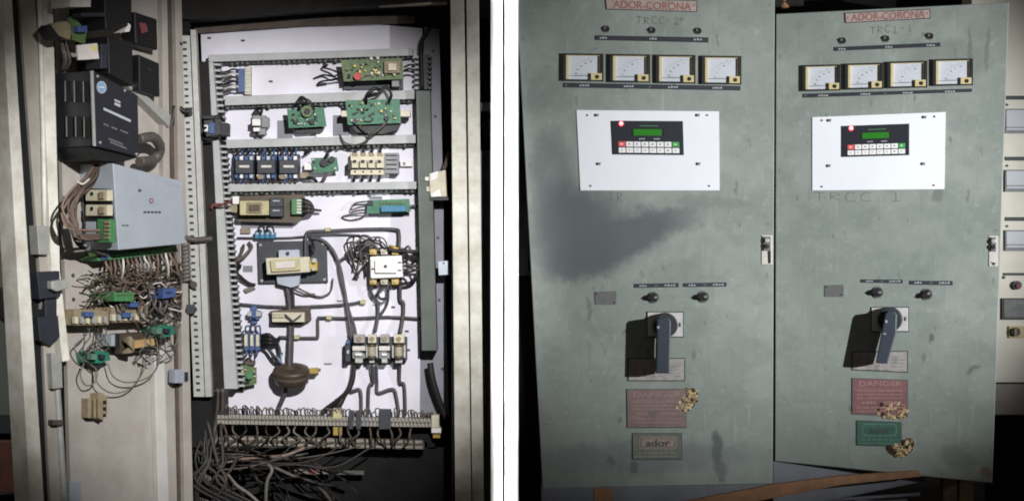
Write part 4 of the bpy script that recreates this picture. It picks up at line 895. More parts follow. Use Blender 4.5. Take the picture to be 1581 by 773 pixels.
# tangle in the cabinet base, its colours darkened to stand in for shade
b = MB()
HC = ('heap_shade_brown', 'wire_black', 'rubber', 'heap_shade_brown', 'rubber', 'black')
for i in range(22):
    x0 = rr.uniform(296, 480); y0 = rr.uniform(694, 770); a = rr.uniform(-.5, .9); l = rr.uniform(50, 170); k_ = rr.uniform(-.9, .9)
    pts = [(x0, y0, rr.uniform(-.06, .1))]
    for k in range(4):
        a += k_*rr.uniform(.2, .8); x0 += math.cos(a)*l/4; y0 = max(690, y0+math.sin(a)*l/4); pts.append((min(x0, 610), y0, rr.uniform(-.06, .1)))
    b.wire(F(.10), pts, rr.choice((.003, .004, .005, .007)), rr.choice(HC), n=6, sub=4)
for i in range(13):
    x0 = rr.uniform(296, 345)
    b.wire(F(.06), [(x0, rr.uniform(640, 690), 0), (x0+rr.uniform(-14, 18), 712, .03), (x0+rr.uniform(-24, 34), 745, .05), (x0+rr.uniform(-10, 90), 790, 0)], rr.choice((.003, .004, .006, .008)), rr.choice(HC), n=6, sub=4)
for i in range(11):
    x0 = rr.uniform(300, 400); x1 = x0+rr.uniform(60, 200); y0 = rr.uniform(690, 712)
    b.wire(F(.10), [(x0, y0+rr.uniform(0, 20), .04), (x0*.6+x1*.4, y0+rr.uniform(4, 18), .06), (x0*.3+x1*.7, y0+rr.uniform(-2, 14), .05), (x1, y0-rr.uniform(0, 22), .02)], rr.choice((.0025, .0035)), rr.choice(('wire_dim', 'heap_shade_brown', 'heap_shade_brown', 'wire_black')), n=6, sub=4)
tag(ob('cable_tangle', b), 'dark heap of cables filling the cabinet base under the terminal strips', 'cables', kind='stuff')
for lab, pts, m in (('pale brown cable running level just under the lower terminal strip', [(340, 714, .04), (390, 706, .06), (430, 704, .06), (455, 698, .05), (470, 690, .04)], 'wire_copper'),
                    ('grey cable curving down out of the heap at the cabinet base', [(410, 712, .06), (420, 725, .08), (412, 745, .08), (410, 790, .05)], 'wire_grey'),
                    ('bright cable slanting down at the left of the cabinet base', [(350, 730, .1), (365, 748, .1), (385, 762, .1), (410, 785, .1)], 'wire_grey'),
                    ('dark cable sloping to the right across the cabinet base', [(418, 718, .06), (455, 735, .07), (490, 748, .07), (520, 785, .05)], 'wire_dim')):
    b = MB(); b.wire(F(.12), pts, .007, m, n=8); tag(ob('cable', b), lab, 'cable')
b = MB(); b.box(F(.18), 455, 724, 510, 731, 0, .02, 'wire_grey'); b.box(F(.18), 478, 723, 488, 733, .02, .024, 'red_dull'); b.box(F(.18), 520, 726, 562, 732, 0, .02, 'wire_dim'); tag(ob('cable_marker', b), 'faint white sleeve with a red dot among the cables at the cabinet base', 'cable marker')

# ================================================================== behind the open cabinet (margins)
t = thing('equipment_rack', 'dim grey-green rack with a red lamp seen past the edge of the open door', 'rack', F(1.2).at(10, 600))
S4 = F(1.2)
b = MB(); b.box(S4, -40, 335, 60, 660, -.3, 0, 'room_green'); ob('body', b, t, .004)
b = MB(); b.box(S4, -40, 680, 80, 760, -.3, .05, 'brick_red'); ob('lower_case', b, t, .004)
b = MB(); b.box(S4, -40, 640, 62, 668, -.2, .02, 'charcoal'); ob('slot', b, t)
b = MB(); b.poly(S4, [(-20, 440), (30, 450), (34, 470), (10, 500), (-20, 480)], 0, .05, 'black'); ob('cover', b, t, .01)
b = MB(); b.dome(S4, 6, 237, 8, .0, .02, 'led_red'); ob('lamp', b, t)
t = thing('side_rack', 'dark blue-grey equipment edge between the beige frame and the white board', 'rack', F(.25).at(750, 700))
b = MB(); b.box(F(.25), 738, 232, 765, 560, -.15, 0, 'backplate_grey'); ob('lower_panel', b, t, .003)
b = MB(); b.box(F(.25), 738, -20, 765, 30, -.15, 0, 'charcoal'); ob('upper_panel', b, t, .003); b = MB(); b.box(F(.25), 742, 158, 765, 172, -.15, .0, 'zinc'); ob('bracket', b, t, .002); b = MB(); b.poly(F(.25), [(744, 190), (760, 180), (760, 215), (746, 210)], -.1, 0, 'grime'); ob('upper_panel', b, t, .003)
b = MB(); b.box(F(.25), 744, 560, 765, 790, -.15, .0, 'grey_enamel'); ob('foot', b, t, .003)

# ================================================================== CLOSED CABINETS
def cabinet(S, q, paint, label, cx, D):
    t = thing('control_cabinet', label, 'control cabinet', (wx(cx), .05, 0))
    # carcass behind the door
    top = [S.at(x, y, -.03) for x, y in ((q[0][0]+5, q[0][1]+4), (q[1][0]-5, q[1][1]+4), (q[2][0]-4, q[2][1]-4), (q[3][0]+5, q[3][1]-4))]
    b = MB(); b.loft([[p-S.n*.5 for p in top], top], 'dark_brown'); ob('carcass', b, t)
    # door: thick sheet with uv over its front
    b = MB(); bm = b.bm; uv = bm.loops.layers.uv.new('UVMap')
    fr = [S.at(x, y, 0) for x, y in q]; bk = [p-S.n*.028 for p in fr]
    vf = [bm.verts.new(p) for p in fr]; vb = [bm.verts.new(p) for p in bk]
    f = bm.faces.new(vf); b.mi(paint); k2 = b.mi('grey_enamel')
    for l, c in zip(f.loops, ((0, 1), (1, 1), (1, 0), (0, 0))): l[uv].uv = c
    for i in range(4):
        g = bm.faces.new((vf[i], vf[(i+1) % 4], vb[(i+1) % 4], vb[i])); g.material_index = k2
    g = bm.faces.new(vb[::-1]); g.material_index = k2
    ob('door', b, t, .003)
    def P(name, fn, bev=0, label=None, parent=t):
        b = MB(); fn(b); return ob(name, b, parent, bev, label)
    # name plate
    np = P('nameplate', lambda b: (b.poly(S, D['name'], 0, .004, 'print_dark'), b.poly(S, [(x+(1.4 if i in (0, 3) else -1.4), y+(1.2 if i < 2 else -1.2)) for i, (x, y) in enumerate(D['name'])], .004, .0052, 'nameplate_pink')))
    lettering('lettering', S, 'ADOR-CORONA', *D['name_txt'], .0056, 'letter_red', np, .012, D['name_slope'])
    for (x, y) in D['name_dots']: 
        b = MB(); b.cyl(S, x, y, 1.4, .005, .0065, 'letter_red', 8); ob('rivet', b, np)
    handwriting(S, D['hand'], *D['hand_box'], D['name_slope']*.4, t, 1.1)
    # indicator lamps
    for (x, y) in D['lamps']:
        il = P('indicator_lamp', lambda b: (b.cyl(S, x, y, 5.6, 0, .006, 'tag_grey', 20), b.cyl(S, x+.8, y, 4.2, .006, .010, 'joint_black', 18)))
        b = MB(); b.dome(S, x-2.4, y-1, 1.9, .010, .006, 'grey_plastic', 10); ob('lens', b, il)  # pale grey dome stands in for the glint on the dark lamp
    def lstrip(q, marks, h=.004):
        ls = P('label_strip', lambda b: b.poly(S, q, 0, h, 'strip_dark'), .001)
        b = MB()
        for (u, w_) in marks:
            x = q[0][0]+(q[1][0]-q[0][0])*u; ya = q[0][1]+(q[1][1]-q[0][1])*u; th = q[3][1]-q[0][1]
            n = max(2, int(w_/4))
            for i in range(n): b.box(S, x+i*w_/n, ya+th*(.3 if i % 2 else .38), x+i*w_/n+w_/n*.7, ya+th*.72, h, h+.0008, 'tag_grey' if w_ < 9 else 'print_grey')
        ob('print', b, ls)
    lstrip(D['strip1'], [(.04, 12), (.48, 12), (.87, 14)])
    lstrip(D['strip2'], [(.005, 5), (.09, 16), (.34, 16), (.48, 4), (.59, 16), (.84, 16)])
    # moving coil meters
    for mi_, (x0, y0, x1, y1) in enumerate(D['meters']):
        dy = D['mslope']*(x1-x0); W, H = x1-x0, y1-y0
        def Q(u0, v0, u1, v1): return [(x0+W*u, y0+H*v+dy*u) for u, v in ((u0, v0), (u1, v0), (u1, v1), (u0, v1))]
        m = bpy.data.objects.new('panel_meter', None); COL.objects.link(m); m.parent = t; c = S.at((x0+x1)/2, y1); WLOC[m] = c; m.location = c-WLOC[t]; m.empty_display_size = .02
        def sub(name, fn, bev=0):
            b = MB(); fn(b); ob(name, b, m, bev)
        def rim(b):
            for a in ((0, 0, 1, .06), (0, .94, 1, 1), (0, .06, .085, .94), (.925, .06, 1, .94)): b.poly(S, Q(*a), 0, .016, 'bezel')
        sub('bezel', rim, .0006)
        sub('inner_frame', lambda b: (b.poly(S, Q(.088, .065, .15, .935), .002, .012, 'meter_cream'), b.poly(S, Q(.152, .065, .92, .085), .002, .012, 'meter_cream'), b.poly(S, Q(.90, .088, .92, .70), .002, .012, 'meter_cream')))
        def dial(b):
            b.poly(S, Q(.087, .062, .923, .938), 0, .003, 'meter_face')
            rr = random.Random(mi_+int(x0))
            for k in range(15):
                a = math.radians(8+k*74/14); r0 = .62; r1 = .62+(.09 if k % 3 == 0 else .045)
                u_, v_ = .86-r0*math.cos(a)*1.0, .80-r0*math.sin(a)*.98
                u2, v2 = .86-r1*math.cos(a)*1.0, .80-r1*math.sin(a)*.98
                if u_ < .17: continue
                p, p2 = (x0+W*u_, y0+H*v_+dy*u_), (x0+W*u2, y0+H*v2+dy*u2)
                b.poly(S, [p, (p[0]+.45, p[1]), (p2[0]+.45, p2[1]), p2], .003, .0036, 'tag_grey')
                if k % 3 == 0:
                    u3, v3 = .86-.54*math.cos(a), .80-.54*math.sin(a)
                    b.poly(S, Q(u3-.02, v3-.015, u3+.03, v3+.02), .003, .0036, 'tag_grey' if rr.random() < .6 else 'print_grey')
            b.poly(S, Q(.15, .80, .66, .82), .003, .0045, 'tag_grey')
        sub('dial', dial)
        sub('pointer', lambda b: b.poly(S, [(x0+W*.84, y0+H*.80+dy*.8), (x0+W*.86, y0+H*.80+dy*.8), (x0+W*(.30), y0+H*.785+dy*.3), (x0+W*.30, y0+H*.775+dy*.3)], .005, .006, 'print_dark'))
        sub('corner_cap', lambda b: b.poly(S, Q(.69, .71, .955, .955), .003, .017, 'meter_cream'), .001)
        sub('zero_screw', lambda b: b.cyl(S, x0+W*.845, y0+H*.84+dy*.84, 3.0, .017, .0195, 'bezel', 14))
    # white blanking plate with controller
    wp = P('cover_plate', lambda b: (b.poly(S, D['plate'], 0, .004, 'ctrl_white')), .0008)
    for (x, y, big) in D['slots']:
        b = MB()
        if big: b.cyl(S, x-2, y, 2.4, .004, .0045, 'joint_black', 12); b.poly(S, [(x-1, y-1.8), (x+3.8, y-2.2), (x+3.4, y-.4), (x+2.2, y), (x+3.6, y+2), (x-1, y+1.8)], .004, .0046, 'tag_grey')
        else: b.cyl(S, x, y, 1.6, .004, .007, 'tag_grey', 10)
        ob('screw_hole' if big else 'screw', b, wp)
    cq = D['ctrl']
    f = lambda u, v: ((cq[0][0]*(1-u)+cq[1][0]*u)*(1-v)+(cq[3][0]*(1-u)+cq[2][0]*u)*v, (cq[0][1]*(1-u)+cq[1][1]*u)*(1-v)+(cq[3][1]*(1-u)+cq[2][1]*u)*v)
    R = lambda u0, v0, u1, v1: [f(u0, v0), f(u1, v0), f(u1, v1), f(u0, v1)]
    ct = P('controller', lambda b: b.poly(S, cq, .003, .012, 'ctrl_black'), .001)
    b = MB(); b.poly(S, R(.265, .22, .725, .45), .012, .0126, 'joint_black'); ob('display_bezel', b, ct)
    b = MB(); b.poly(S, R(.295, .245, .695, .435), .0126, .0132, 'lcd_green'); ob('display', b, ct)
    b = MB()
    for i in range(9): b.poly(S, R(.385+i*.03, .13, .407+i*.03, .165), .012, .0125, 'pcb_bright')
    for (u0, n) in ((.37, 3), (.58, 3)):
        for i in range(n): b.poly(S, R(u0+i*.03, .515, u0+.022+i*.03, .55), .012, .0125, 'print_grey')
    ob('print', b, ct)
    b = MB(); x, y = f(.125, .085); b.dome(S, x, y, 4.2, .012, .005, 'led_red', 18); b.dome(S, x, y-.3, 2.9, .0155, .004, 'led_core', 16); ob('alarm_lamp', b, ct)
    for r_ in range(2):
        for c_ in range(8):
            u0 = .075+c_*.109; v0 = .615+r_*.18; mm = 'key_red' if (r_, c_) == (0, 0) else 'key_green' if (r_, c_) == (0, 7) else 'key_white'
            b = MB(); b.poly(S, R(u0, v0, u0+.098, v0+.15), .012, .0145, mm)
            b.poly(S, R(u0+.03, v0+.055, u0+.06, v0+.09), .0145, .015, 'key_white' if mm != 'key_white' else 'tag_grey' if (r_ == 0 or c_ == 6) else 'print_grey'); ob('button', b, ct, .0006)
    handwriting(S, D['hand2'], *D['hand2_box'], 0, t, 1.0)
    # lower controls
    P('tag_plate', lambda b: (b.poly(S, D['tag'], 0, .003, 'tag_grey'), [b.cyl(S, x, y, 1.3, .003, .0045, 'joint_black', 8) for x, y in ((D['tag'][0][0]+3, D['tag'][0][1]+3), (D['tag'][2][0]-4, D['tag'][2][1]-3))]), .0006)
    for q_ in D['strips']: lstrip(q_, [(.12, 12), (.46, 6), (.68, 18)], .003)
    for (x, y, ang) in D['knobs']:
        kn = P('rotary_switch', lambda b: (b.cyl(S, x+3, y, 9, 0, .006, 'tag_grey', 22), b.cyl(S, x+3, y, 7.4, .006, .012, 'bezel', 22, 6.8)))
        ca, sa = math.cos(ang), math.sin(ang)
        b = MB(); b.poly(S, [(x+3+dx*ca-dy_*sa, y+dx*sa+dy_*ca) for dx, dy_ in ((-11, .6), (-5, -4.2), (6, -3.2), (7, 3.2), (-5, 4.2))], .012, .026, 'joint_black'); ob('pointer_knob', b, kn, .002)
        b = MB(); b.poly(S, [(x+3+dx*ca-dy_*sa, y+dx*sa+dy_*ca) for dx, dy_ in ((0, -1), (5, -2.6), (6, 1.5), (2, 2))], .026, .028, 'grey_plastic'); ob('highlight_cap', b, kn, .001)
    # isolator
    x0, y0, x1, y1 = D['iso']; sl = D['mslope']*(x1-x0)
    iso = P('isolator', lambda b: (b.poly(S, [(x0-1.5, y0-1.5), (x1+1.5, y0-1.5+sl*.3), (x1+1.5, y1+1.5+sl*.3), (x0-1.5, y1+1.5)], 0, .004, 'print_dark'), b.poly(S, [(x0, y0), (x1, y0+sl*.3), (x1, y1+sl*.3), (x0, y1)], .004, .008, 'switch_plate')), .0008)
    dx_, dyc = D['disc']
    b = MB(); b.cyl(S, dx_, dyc, 19.5, .008, .055, 'charcoal', 32, 18.5, sq=.98); ob('hub', b, iso, .003)
    b = MB(); b.box(S, x1-6, dyc-4, x1-3, dyc+2, .008, .0095, 'print_dark'); b.box(S, (x0+x1)/2-1, y0+2, (x0+x1)/2+1, y0+5, .008, .0095, 'print_dark'); ob('print', b, iso)
    b = MB(); b.poly(S, D['handle'], .055, .125, 'slate'); ob('handle', b, iso, .004)
    hx = (D['handle'][0][0]+D['handle'][1][0])/2; hy = D['handle'][0][1]
    b = MB(); b.poly(S, [(hx-2, hy+9), (hx+1, hy+9), (hx+1, hy+13), (hx-2, hy+13)], .125, .1262, 'print_grey')
    if D['two']: b.poly(S, [(hx-5, hy+29), (hx-1, hy+29), (hx-1, hy+31), (hx-5, hy+31)], .125, .1262, 'print_grey')
    ob('handle_mark', b, iso)
    # plates below
    nq = D['card']
    inset = lambda q, d, e: [(q[0][0]+d, q[0][1]+e), (q[1][0]-d, q[1][1]+e), (q[2][0]-d, q[2][1]-e), (q[3][0]+d, q[3][1]-e)]
    cp = P('rating_plate', lambda b: (b.poly(S, nq, 0, .003, 'print_dark'), b.poly(S, inset(nq, 1.8, 1.5), .003, .004, 'plate_worn')), .0006)
    b = MB()
    for i in range(5):
        y = nq[0][1]+8+i*5
        for k in range(6): 
            if (i*7+k*3) % 5: b.box(S, nq[0][0]+8+k*13, y, nq[0][0]+17+k*13, y+.8, .004, .0045, 'tag_grey')
    ob('print', b, cp)
    dq = D['danger']
    dp = P('danger_plate', lambda b: (b.poly(S, dq, 0, .003, 'emblem_dark'), b.poly(S, inset(dq, 1, 1), .003, .004, D['dm'])), .0006)
    xa, ya, xb, yb = dq[0][0], dq[0][1], dq[1][0], dq[2][1]
    lettering('lettering', S, 'DANGER', xa+11, ya+4.5, xb-9, ya+12.5, .0044, D['dp'], dp, .012)
    b = MB(); rr = random.Random(3)
    for y, hh in ((18.5, 3), (24.5, 2.6), (30, 2.6), (36, 5), (44.5, 3), (50.5, 2.6)):
        x = xa+8
        while x < xb-10:
            w_ = rr.uniform(1.2, 4)
            if y == 36 and not (xa+14 < x < xa+34 or x > xa+48): x += w_; continue
            b.box(S, x, ya+y, min(x+w_, xb-8), ya+y+hh*.8, .004, .0046, D['dp']); x += w_+1.4
    b.box(S, xa+3, ya+16.6, xb-3, ya+17.1, .004, .0046, 'danger_print'); ob('print', b, dp)
    eq = D['emblem']
    ep = P('emblem_plate', lambda b: (b.poly(S, eq, 0, .003, 'emblem_dark'), b.poly(S, inset(eq, 1.2, 1.2), .003, .004, D['em'])), .0006)
    xa, ya, xb, yb = eq[0][0], eq[0][1], eq[1][0], eq[2][1]
    W, H = xb-xa, yb-ya
    def rrect(b, x0, y0, x1, y1, r_, h0, h1, m):
        pts = []
        for (cx_, cy_, a0) in ((x1-r_, y0+r_, -90), (x1-r_, y1-r_, 0), (x0+r_, y1-r_, 90), (x0+r_, y0+r_, 180)):
            for k in range(6): a = math.radians(a0+k*18); pts.append((cx_+r_*math.cos(a), cy_+r_*math.sin(a)))
        b.poly(S, pts, h0, h1, m)
    b = MB(); rrect(b, xa+W*.13, ya+H*.13, xb-W*.10, ya+H*.60, 6, .004, .0046, D['el']); rrect(b, xa+W*.155, ya+H*.17, xb-W*.125, ya+H*.56, 5, .0046, .0052, D['em']); rrect(b, xa+W*.19, ya+H*.21, xb-W*.16, ya+H*.52, 5, .0052, .0058, D['el2']); ob('emblem', b, ep)
    lettering('lettering', S, 'ador', xa+W*.27, ya+H*.24, xb-W*.24, ya+H*.50, .0062, D['et'], ep, .02)
    b = MB()
    for k in range(7): b.box(S, xa+8+k*8.5, ya+H*.72, xa+14+k*8.5, ya+H*.76, .004, .0046, D['el'])
    b.box(S, xa+5, yb-H*.14, xb-6, yb-H*.11, .004, .0046, D['el']); ob('print', b, ep)
    # latch
    lx0, ly0, lx1, ly1 = D['latch']
    la = P('latch', lambda b: b.box(S, lx0, ly0, lx1, ly1, 0, .004, 'label_white'), .001)
    b = MB(); b.box(S, lx0+3, ly0+2, lx1-3, ly0+24, .004, .012, 'tag_grey'); b.cyl(S, (lx0+lx1)/2, ly0+8, 3.4, .012, .02, 'steel_bright', 12); b.cyl(S, (lx0+lx1)/2, ly0+17, 3.4, .012, .02, 'bezel', 12); ob('bolt', b, la, .001)
    b = MB(); b.poly(S, D['keyhole'], .004, .0048, 'joint_black'); ob('slot', b, la)
    return t
def rect(x0, y0, x1, y1, s=0): return [(x0, y0), (x1, y0+s), (x1, y1+s), (x0, y1)]
DL = dict(name=[(934, -4), (1077, 1), (1076, 19), (936, 15)], name_txt=(947, 1, 1067, 13), name_slope=4, name_dots=[(1072, 8)], hand='TRCC-2', hand_box=(981, 26, 1051, 37),
    lamps=[(936, 45), (1007, 47), (1078, 48)], strip1=[(919, 55), (1094, 58), (1094, 66), (919, 62)], strip2=[(870, 128), (1144, 133), (1143, 140), (870, 135)],
    meters=[(868.5, 82.5, 932, 125), (941, 83.5, 1004, 127), (1012.5, 84.5, 1074, 128.5), (1083.5, 86, 1145, 130)], mslope=.012,
    plate=[(890, 170), (1110, 172), (1111, 294), (896, 294)], ctrl=[(945, 186.5), (1054.5, 187), (1056, 239.5), (947.5, 238.5)],
    slots=[(907, 178, 0), (921, 178, 1), (1077, 178, 1), (1092, 178, 0), (924, 253, 1), (1078, 253, 1), (912, 287, 0), (1095, 287, 0)],
    hand2='TR ', hand2_box=(937, 297, 978, 311), tag=[(918, 450), (952, 449), (952, 470), (919, 470)],
    strips=[[(979, 438), (1048, 436.5), (1048, 443), (979, 444)], [(1055, 437), (1122, 435.5), (1122, 442), (1055, 443)]], knobs=[(1006, 459, 0), (1083, 458, 0)],
    iso=(1000, 482, 1054, 519), disc=(1028, 502), handle=[(1015, 494), (1019, 490), (1032, 490), (1036, 495), (1034, 576), (1013, 576)], two=False,
    card=rect(969, 552, 1058, 588), danger=[(967, 600), (1060, 600), (1060, 660), (968, 660)], dm='danger_faded', dp='danger_ghost', emblem=rect(976, 668, 1053, 709), em='emblem_worn', el='emblem_pink', el2='emblem_pink', et='emblem_dark',
    latch=(1176, 363, 1193, 408), keyhole=[(1185, 388), (1190, 386), (1190, 406), (1186, 407)])
DR = dict(name=[(1304, 20), (1436, 14), (1437, 29), (1305, 36)], name_txt=(1314, 22, 1428, 33), name_slope=-5.5, name_dots=[(1309, 27.5), (1432, 21.5)], hand='TRC1-1', hand_box=(1342, 41, 1411, 52),
    lamps=[(1301, 63), (1368, 60), (1436, 56)], strip1=[(1288, 73), (1452, 66), (1452, 72), (1288, 79)], strip2=[(1240, 145), (1501, 137), (1501, 142), (1240, 151)],
    meters=[(1239, 101, 1298, 141), (1304.5, 98.5, 1364, 138.5), (1370, 95.5, 1432, 136.5), (1440, 92, 1502.5, 133)], mslope=-.025,
    plate=[(1254, 181), (1460, 173), (1458, 292), (1254, 294)], ctrl=[(1301, 194.5), (1404, 191), (1404, 239.5), (1301, 242.5)],
    slots=[(1269, 186, 0), (1280, 186, 1), (1427, 181, 1), (1443, 180, 0), (1279, 256, 1), (1425, 253, 1), (1269, 288, 0), (1442, 286, 0)],
    hand2='TRCC 1', hand2_box=(1254, 297, 1396, 311), tag=[(1273, 440), (1303, 439), (1303, 458), (1273, 458)],
    strips=[[(1329, 431), (1394, 431.5), (1394, 437), (1329, 436)], [(1404, 433), (1471, 433.5), (1471, 440), (1404, 439)]], knobs=[(1352, 451, .05), (1428, 454, -.35)],
    iso=(1346, 475, 1402, 511), disc=(1374, 493), handle=[(1367, 485), (1371, 480), (1381, 480), (1385, 485), (1384, 512), (1370, 561), (1352, 560)], two=True,
    card=[(1315, 542), (1402, 541), (1402, 575), (1315, 571)], danger=[(1315, 583), (1402, 586), (1402, 642), (1315, 639)], dm='danger_red', dp='danger_print', emblem=[(1322, 648), (1392, 651), (1392, 689), (1322, 687)], em='emblem_green', el='emblem_line', el2='emblem_green', et='emblem_dark',
    latch=(1527, 364, 1541, 411), keyhole=[(1529, 404), (1538, 406), (1534, 410)])
c1 = cabinet(PL, [(797, -14), (1196.3, -14), (1193, 746), (838, 754)], 'paint_left', 'grey-green control cabinet with a dark grey smear across its door, beside the white board', 1000, DL)
c2 = cabinet(PR, [(1198, 22), (1558, 4), (1532, 745), (1196.5, 711)], 'paint_right', 'grey-green control cabinet without smear, its door slightly ajar on the right', 1370, DR)
# rust and scuffs low on the door edges
# wasp nests of pitted comb
def nest(label, S, pts, seed, holes, dark):
    t = thing('insect_nest', label, 'nest', S.at(pts[0][0], pts[0][1]))
    rr = random.Random(seed)
    cx_, cy_ = sum(p[0] for p in pts)/len(pts), sum(p[1] for p in pts)/len(pts)
    ps = spline([Vector((x, y, 0)) for x, y in pts+[pts[0]]], 4)[:-1]
    ring = [(cx_+(p.x-cx_)*rr.uniform(.86, 1.04), cy_+(p.y-cy_)*rr.uniform(.86, 1.04)) for p in ps]
    b = MB(); b.poly(S, ring, 0, .0025, 'nest_base'); ob('crust', b, t)
    def inside(x, y):
        c = False; n = len(ring)
        for i in range(n):
            (xa, ya), (xb, yb) = ring[i], ring[i-1]
            if (ya > y) != (yb > y) and x < (xb-xa)*(y-ya)/(yb-ya)+xa: c = not c
        return c
    x0, x1 = min(p[0] for p in ring), max(p[0] for p in ring); y0, y1 = min(p[1] for p in ring), max(p[1] for p in ring)
    b = MB(); row = 0; y = y0+1
    while y < y1:
        x = x0+1+(row % 2)*2
        while x < x1:
            xx, yy = x+rr.uniform(-.7, .7), y+rr.uniform(-.7, .7)
            if inside(xx, yy) and not any((xx-a)**2+(yy-c)**2 < q*q for a, c, q in dark) and rr.random() < .9:
                h = rr.uniform(.0035, .0055); b.cyl(S, xx, yy, rr.uniform(2.5, 3.2), .002, h, rr.choice(('nest_cream', 'nest_cream', 'nest_cream', 'nest_tan')), 8, 2.3)
                if rr.random() < .42: b.cyl(S, xx+rr.uniform(-.3, .3), yy, rr.uniform(1.2, 1.9), h-.001, h+.0004, 'nest_hole', 7)
            x += 5
        y += 4.3; row += 1
    for (x, y, r_) in dark: b.cyl(S, x, y, r_, .002, .0045, 'nest_hole', 9, r_*.7)
    ob('comb', b, t)
nest('pale pitted insect nest over the top right corner of the faded red plate', PL, [(1060, 598), (1074, 599), (1079, 608), (1076, 622), (1068, 632), (1058, 636), (1046, 632), (1042, 624), (1052, 616), (1056, 606)], 1, 46, [(1054, 619, 2.5), (1071, 605, 2)])
nest('cream and brown insect nest across the foot of the red danger plate', PR, [(1362, 618), (1376, 620), (1386, 617), (1400, 622), (1403, 640), (1394, 645), (1376, 646), (1362, 643), (1350, 634), (1354, 627)], 2, 80, [(1361, 624, 4.5), (1356, 632, 4), (1363, 638, 4), (1382, 634, 2), (1390, 628, 1.8)])
nest('crescent shaped insect nest under the corner of the green emblem plate', PR, [(1370, 684), (1378, 686), (1388, 684), (1396, 678), (1406, 676), (1413, 680), (1410, 692), (1400, 702), (1386, 706), (1374, 701), (1368, 692)], 3, 64, [(1373, 690, 5), (1378, 696, 4), (1394, 682, 4), (1399, 690, 3), (1384, 697, 2)])

# ================================================================== behind and below the closed cabinets
t = thing('neighbour_panel', 'cream panel with a column of white meters at the right edge behind the ajar door', 'panel', F(.35).at(1570, 560))
S5 = F(.35)
b = MB(); b.poly(S5, [(1500, -40), (1640, -40), (1640, 590), (1500, 590)], -.2, 0, 'cream_panel'); ob('body', b, t, .003)
b = MB(); b.box(S5, 1500, 592, 1640, 640, -.2, -.01, 'grey_enamel'); ob('skirt', b, t, .003)
for y0, y1 in ((168, 206), (262, 296), (355, 387)):
    b = MB(); b.box(S5, 1552, y0, 1584, y1, 0, .012, 'grey_plastic'); b.box(S5, 1554, y0+2, 1582, y1-5, .012, .014, 'meter_face'); b.box(S5, 1554, y1-10, 1582, y1-8.5, .014, .015, 'tag_grey'); ob('panel_meter', b, t, .001)
    b = MB(); b.box(S5, 1552, y0-20, 1584, y0-14, 0, .004, 'strip_dark'); b.cyl(S5, 1555, y0-6, 2, 0, .004, 'strip_dark', 10); ob('label_strip', b, t)
b = MB(); b.box(S5, 1549, 421, 1584, 425, 0, .004, 'strip_dark'); b.cyl(S5, 1550, 428, 2.5, 0, .004, 'strip_dark', 10); ob('label_strip', b, t)
b = MB(); b.cyl(S5, 1571, 440, 7, 0, .02, 'bezel', 18); b.cyl(S5, 1573, 441, 4, .02, .03, 'red_dull', 14); ob('push_button', b, t)
b = MB(); b.box(S5, 1547, 460, 1584, 493, 0, .012, 'bezel'); b.box(S5, 1550, 462, 1582, 490, .012, .014, 'tag_grey'); ob('display', b, t, .001)
b = MB(); b.box(S5, 1558, 503, 1582, 521, 0, .012, 'meter_cream'); b.cyl(S5, 1569, 512, 7, .012, .03, 'bezel', 18); b.box(S5, 1566, 506, 1570, 518, .03, .036, 'tan'); ob('selector', b, t, .001)
t = thing('side_equipment', 'dark brown and grey gear in shade at the left of the smeared cabinet', 'equipment', F(.4).at(815, 700))
b = MB(); b.box(F(.4), 790, 118, 812, 425, -.1, 0, 'backplate_grey'); ob('grey_face', b, t, .004)
b = MB(); b.box(F(.4), 812, -30, 850, 118, -.1, -.02, 'charcoal'); b.box(F(.4), 816, 150, 850, 420, -.12, -.02, 'dark_brown'); ob('dark_face', b, t, .004)
b = MB(); b.box(F(.4), 790, 425, 850, 800, -.1, -.01, 'dark_void'); ob('base', b, t, .004)
t = thing('roof_gear', 'brown pipe ends on the dark roof behind the two grey-green cabinets', 'pipe', F(.4).at(1200, 6))
b = MB(); b.wire(F(.4), [(1100, 4, 0), (1180, 5, 0), (1240, 2, 0)], .02, 'dark_brown', n=10); b.wire(F(.4), [(1210, -20, 0), (1211, 16, 0)], .02, 'rust', n=10); ob('tube', b, t)
b = MB(); b.box(F(.4), 1500, -30, 1530, 6, -.1, 0, 'tag_grey'); ob('bracket', b, t, .003)
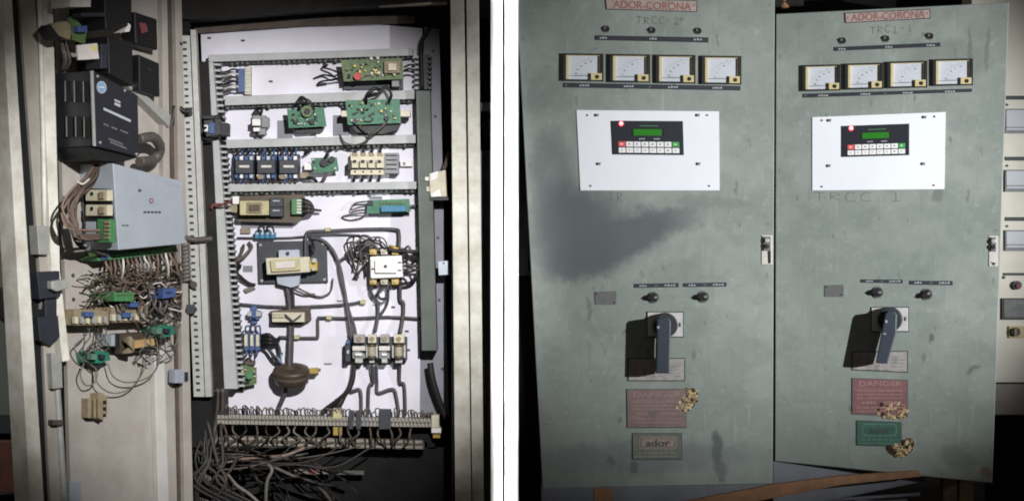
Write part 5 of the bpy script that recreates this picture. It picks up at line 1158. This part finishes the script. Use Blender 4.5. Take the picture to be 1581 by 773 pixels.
b = MB(); b.box(F(.75), 1150, -40, 1540, 120, -.1, 0, 'dark_void'); tag(ob('dark_screen', b), 'black panel seen in the gap above the ajar cabinet', 'panel')
# plinth, rusty bar and wooden legs
t = thing('plinth', 'grey-blue steel plinth under the grey-green cabinets', 'plinth', (wx(1100), .2, 0))
b = MB(); b.poly(F(-.02), [(836, 753), (1193, 746), (1200, 764), (1120, 779), (1000, 830), (836, 830)], -.5, 0, 'plinth'); ob('front', b, t, .004)
b = MB(); b.poly(F(.06), [(1193, 705), (1420, 722), (1430, 742), (1193, 790)], -.4, 0, 'plinth'); ob('side', b, t, .004)
b = MB(); b.poly(F(-.02), [(917, 753), (945, 752), (947, 768), (938, 790), (918, 790)], 0, .003, 'rust'); ob('rust_patch', b, t)
b = MB(); b.poly(F(-.06), [(1040, 777), (1195, 747), (1300, 734), (1418, 726), (1425, 735), (1300, 748), (1195, 768), (1090, 790)], -.04, 0, 'rust'); tag(ob('floor_bar', b, None, .003), 'rusty orange bar slanting across the floor in front of the plinth', 'bar')
for x0, x1, lab in ((1456, 1478, 'left one of two pale wooden legs under the ajar door'), (1481, 1503, 'right one of two pale wooden legs under the ajar door')):
    b = MB(); b.poly(F(.15), [(x0, 690), (x1, 690), (x1, 860), (x0, 860)], -.06, 0, 'wood'); tag(ob('wooden_leg', b, None, .004), lab, 'leg', 'wooden legs')
b = MB()
for pts in ([(1235, 764, 0), (1260, 770, .02), (1280, 778, 0)], [(1270, 772, 0), (1330, 768, .02), (1420, 762, 0)], [(1290, 762, 0), (1340, 774, .02), (1400, 772, 0)]): b.wire(F(.1), pts, .008, 'backplate_grey', n=6)
tag(ob('cable', b), 'grey cables lying on the floor under the ajar door', 'cable')
t = thing('floor_stand', 'dark brown stand in the shade at the bottom right corner', 'stand', F(.6).at(1550, 700))
b = MB(); b.box(F(.6), 1535, 570, 1640, 675, -.2, 0, 'dark_brown'); ob('upper_box', b, t, .004)
b = MB(); b.box(F(.6), 1535, 675, 1640, 800, -.2, -.01, 'dark_void'); ob('lower_box', b, t, .004)
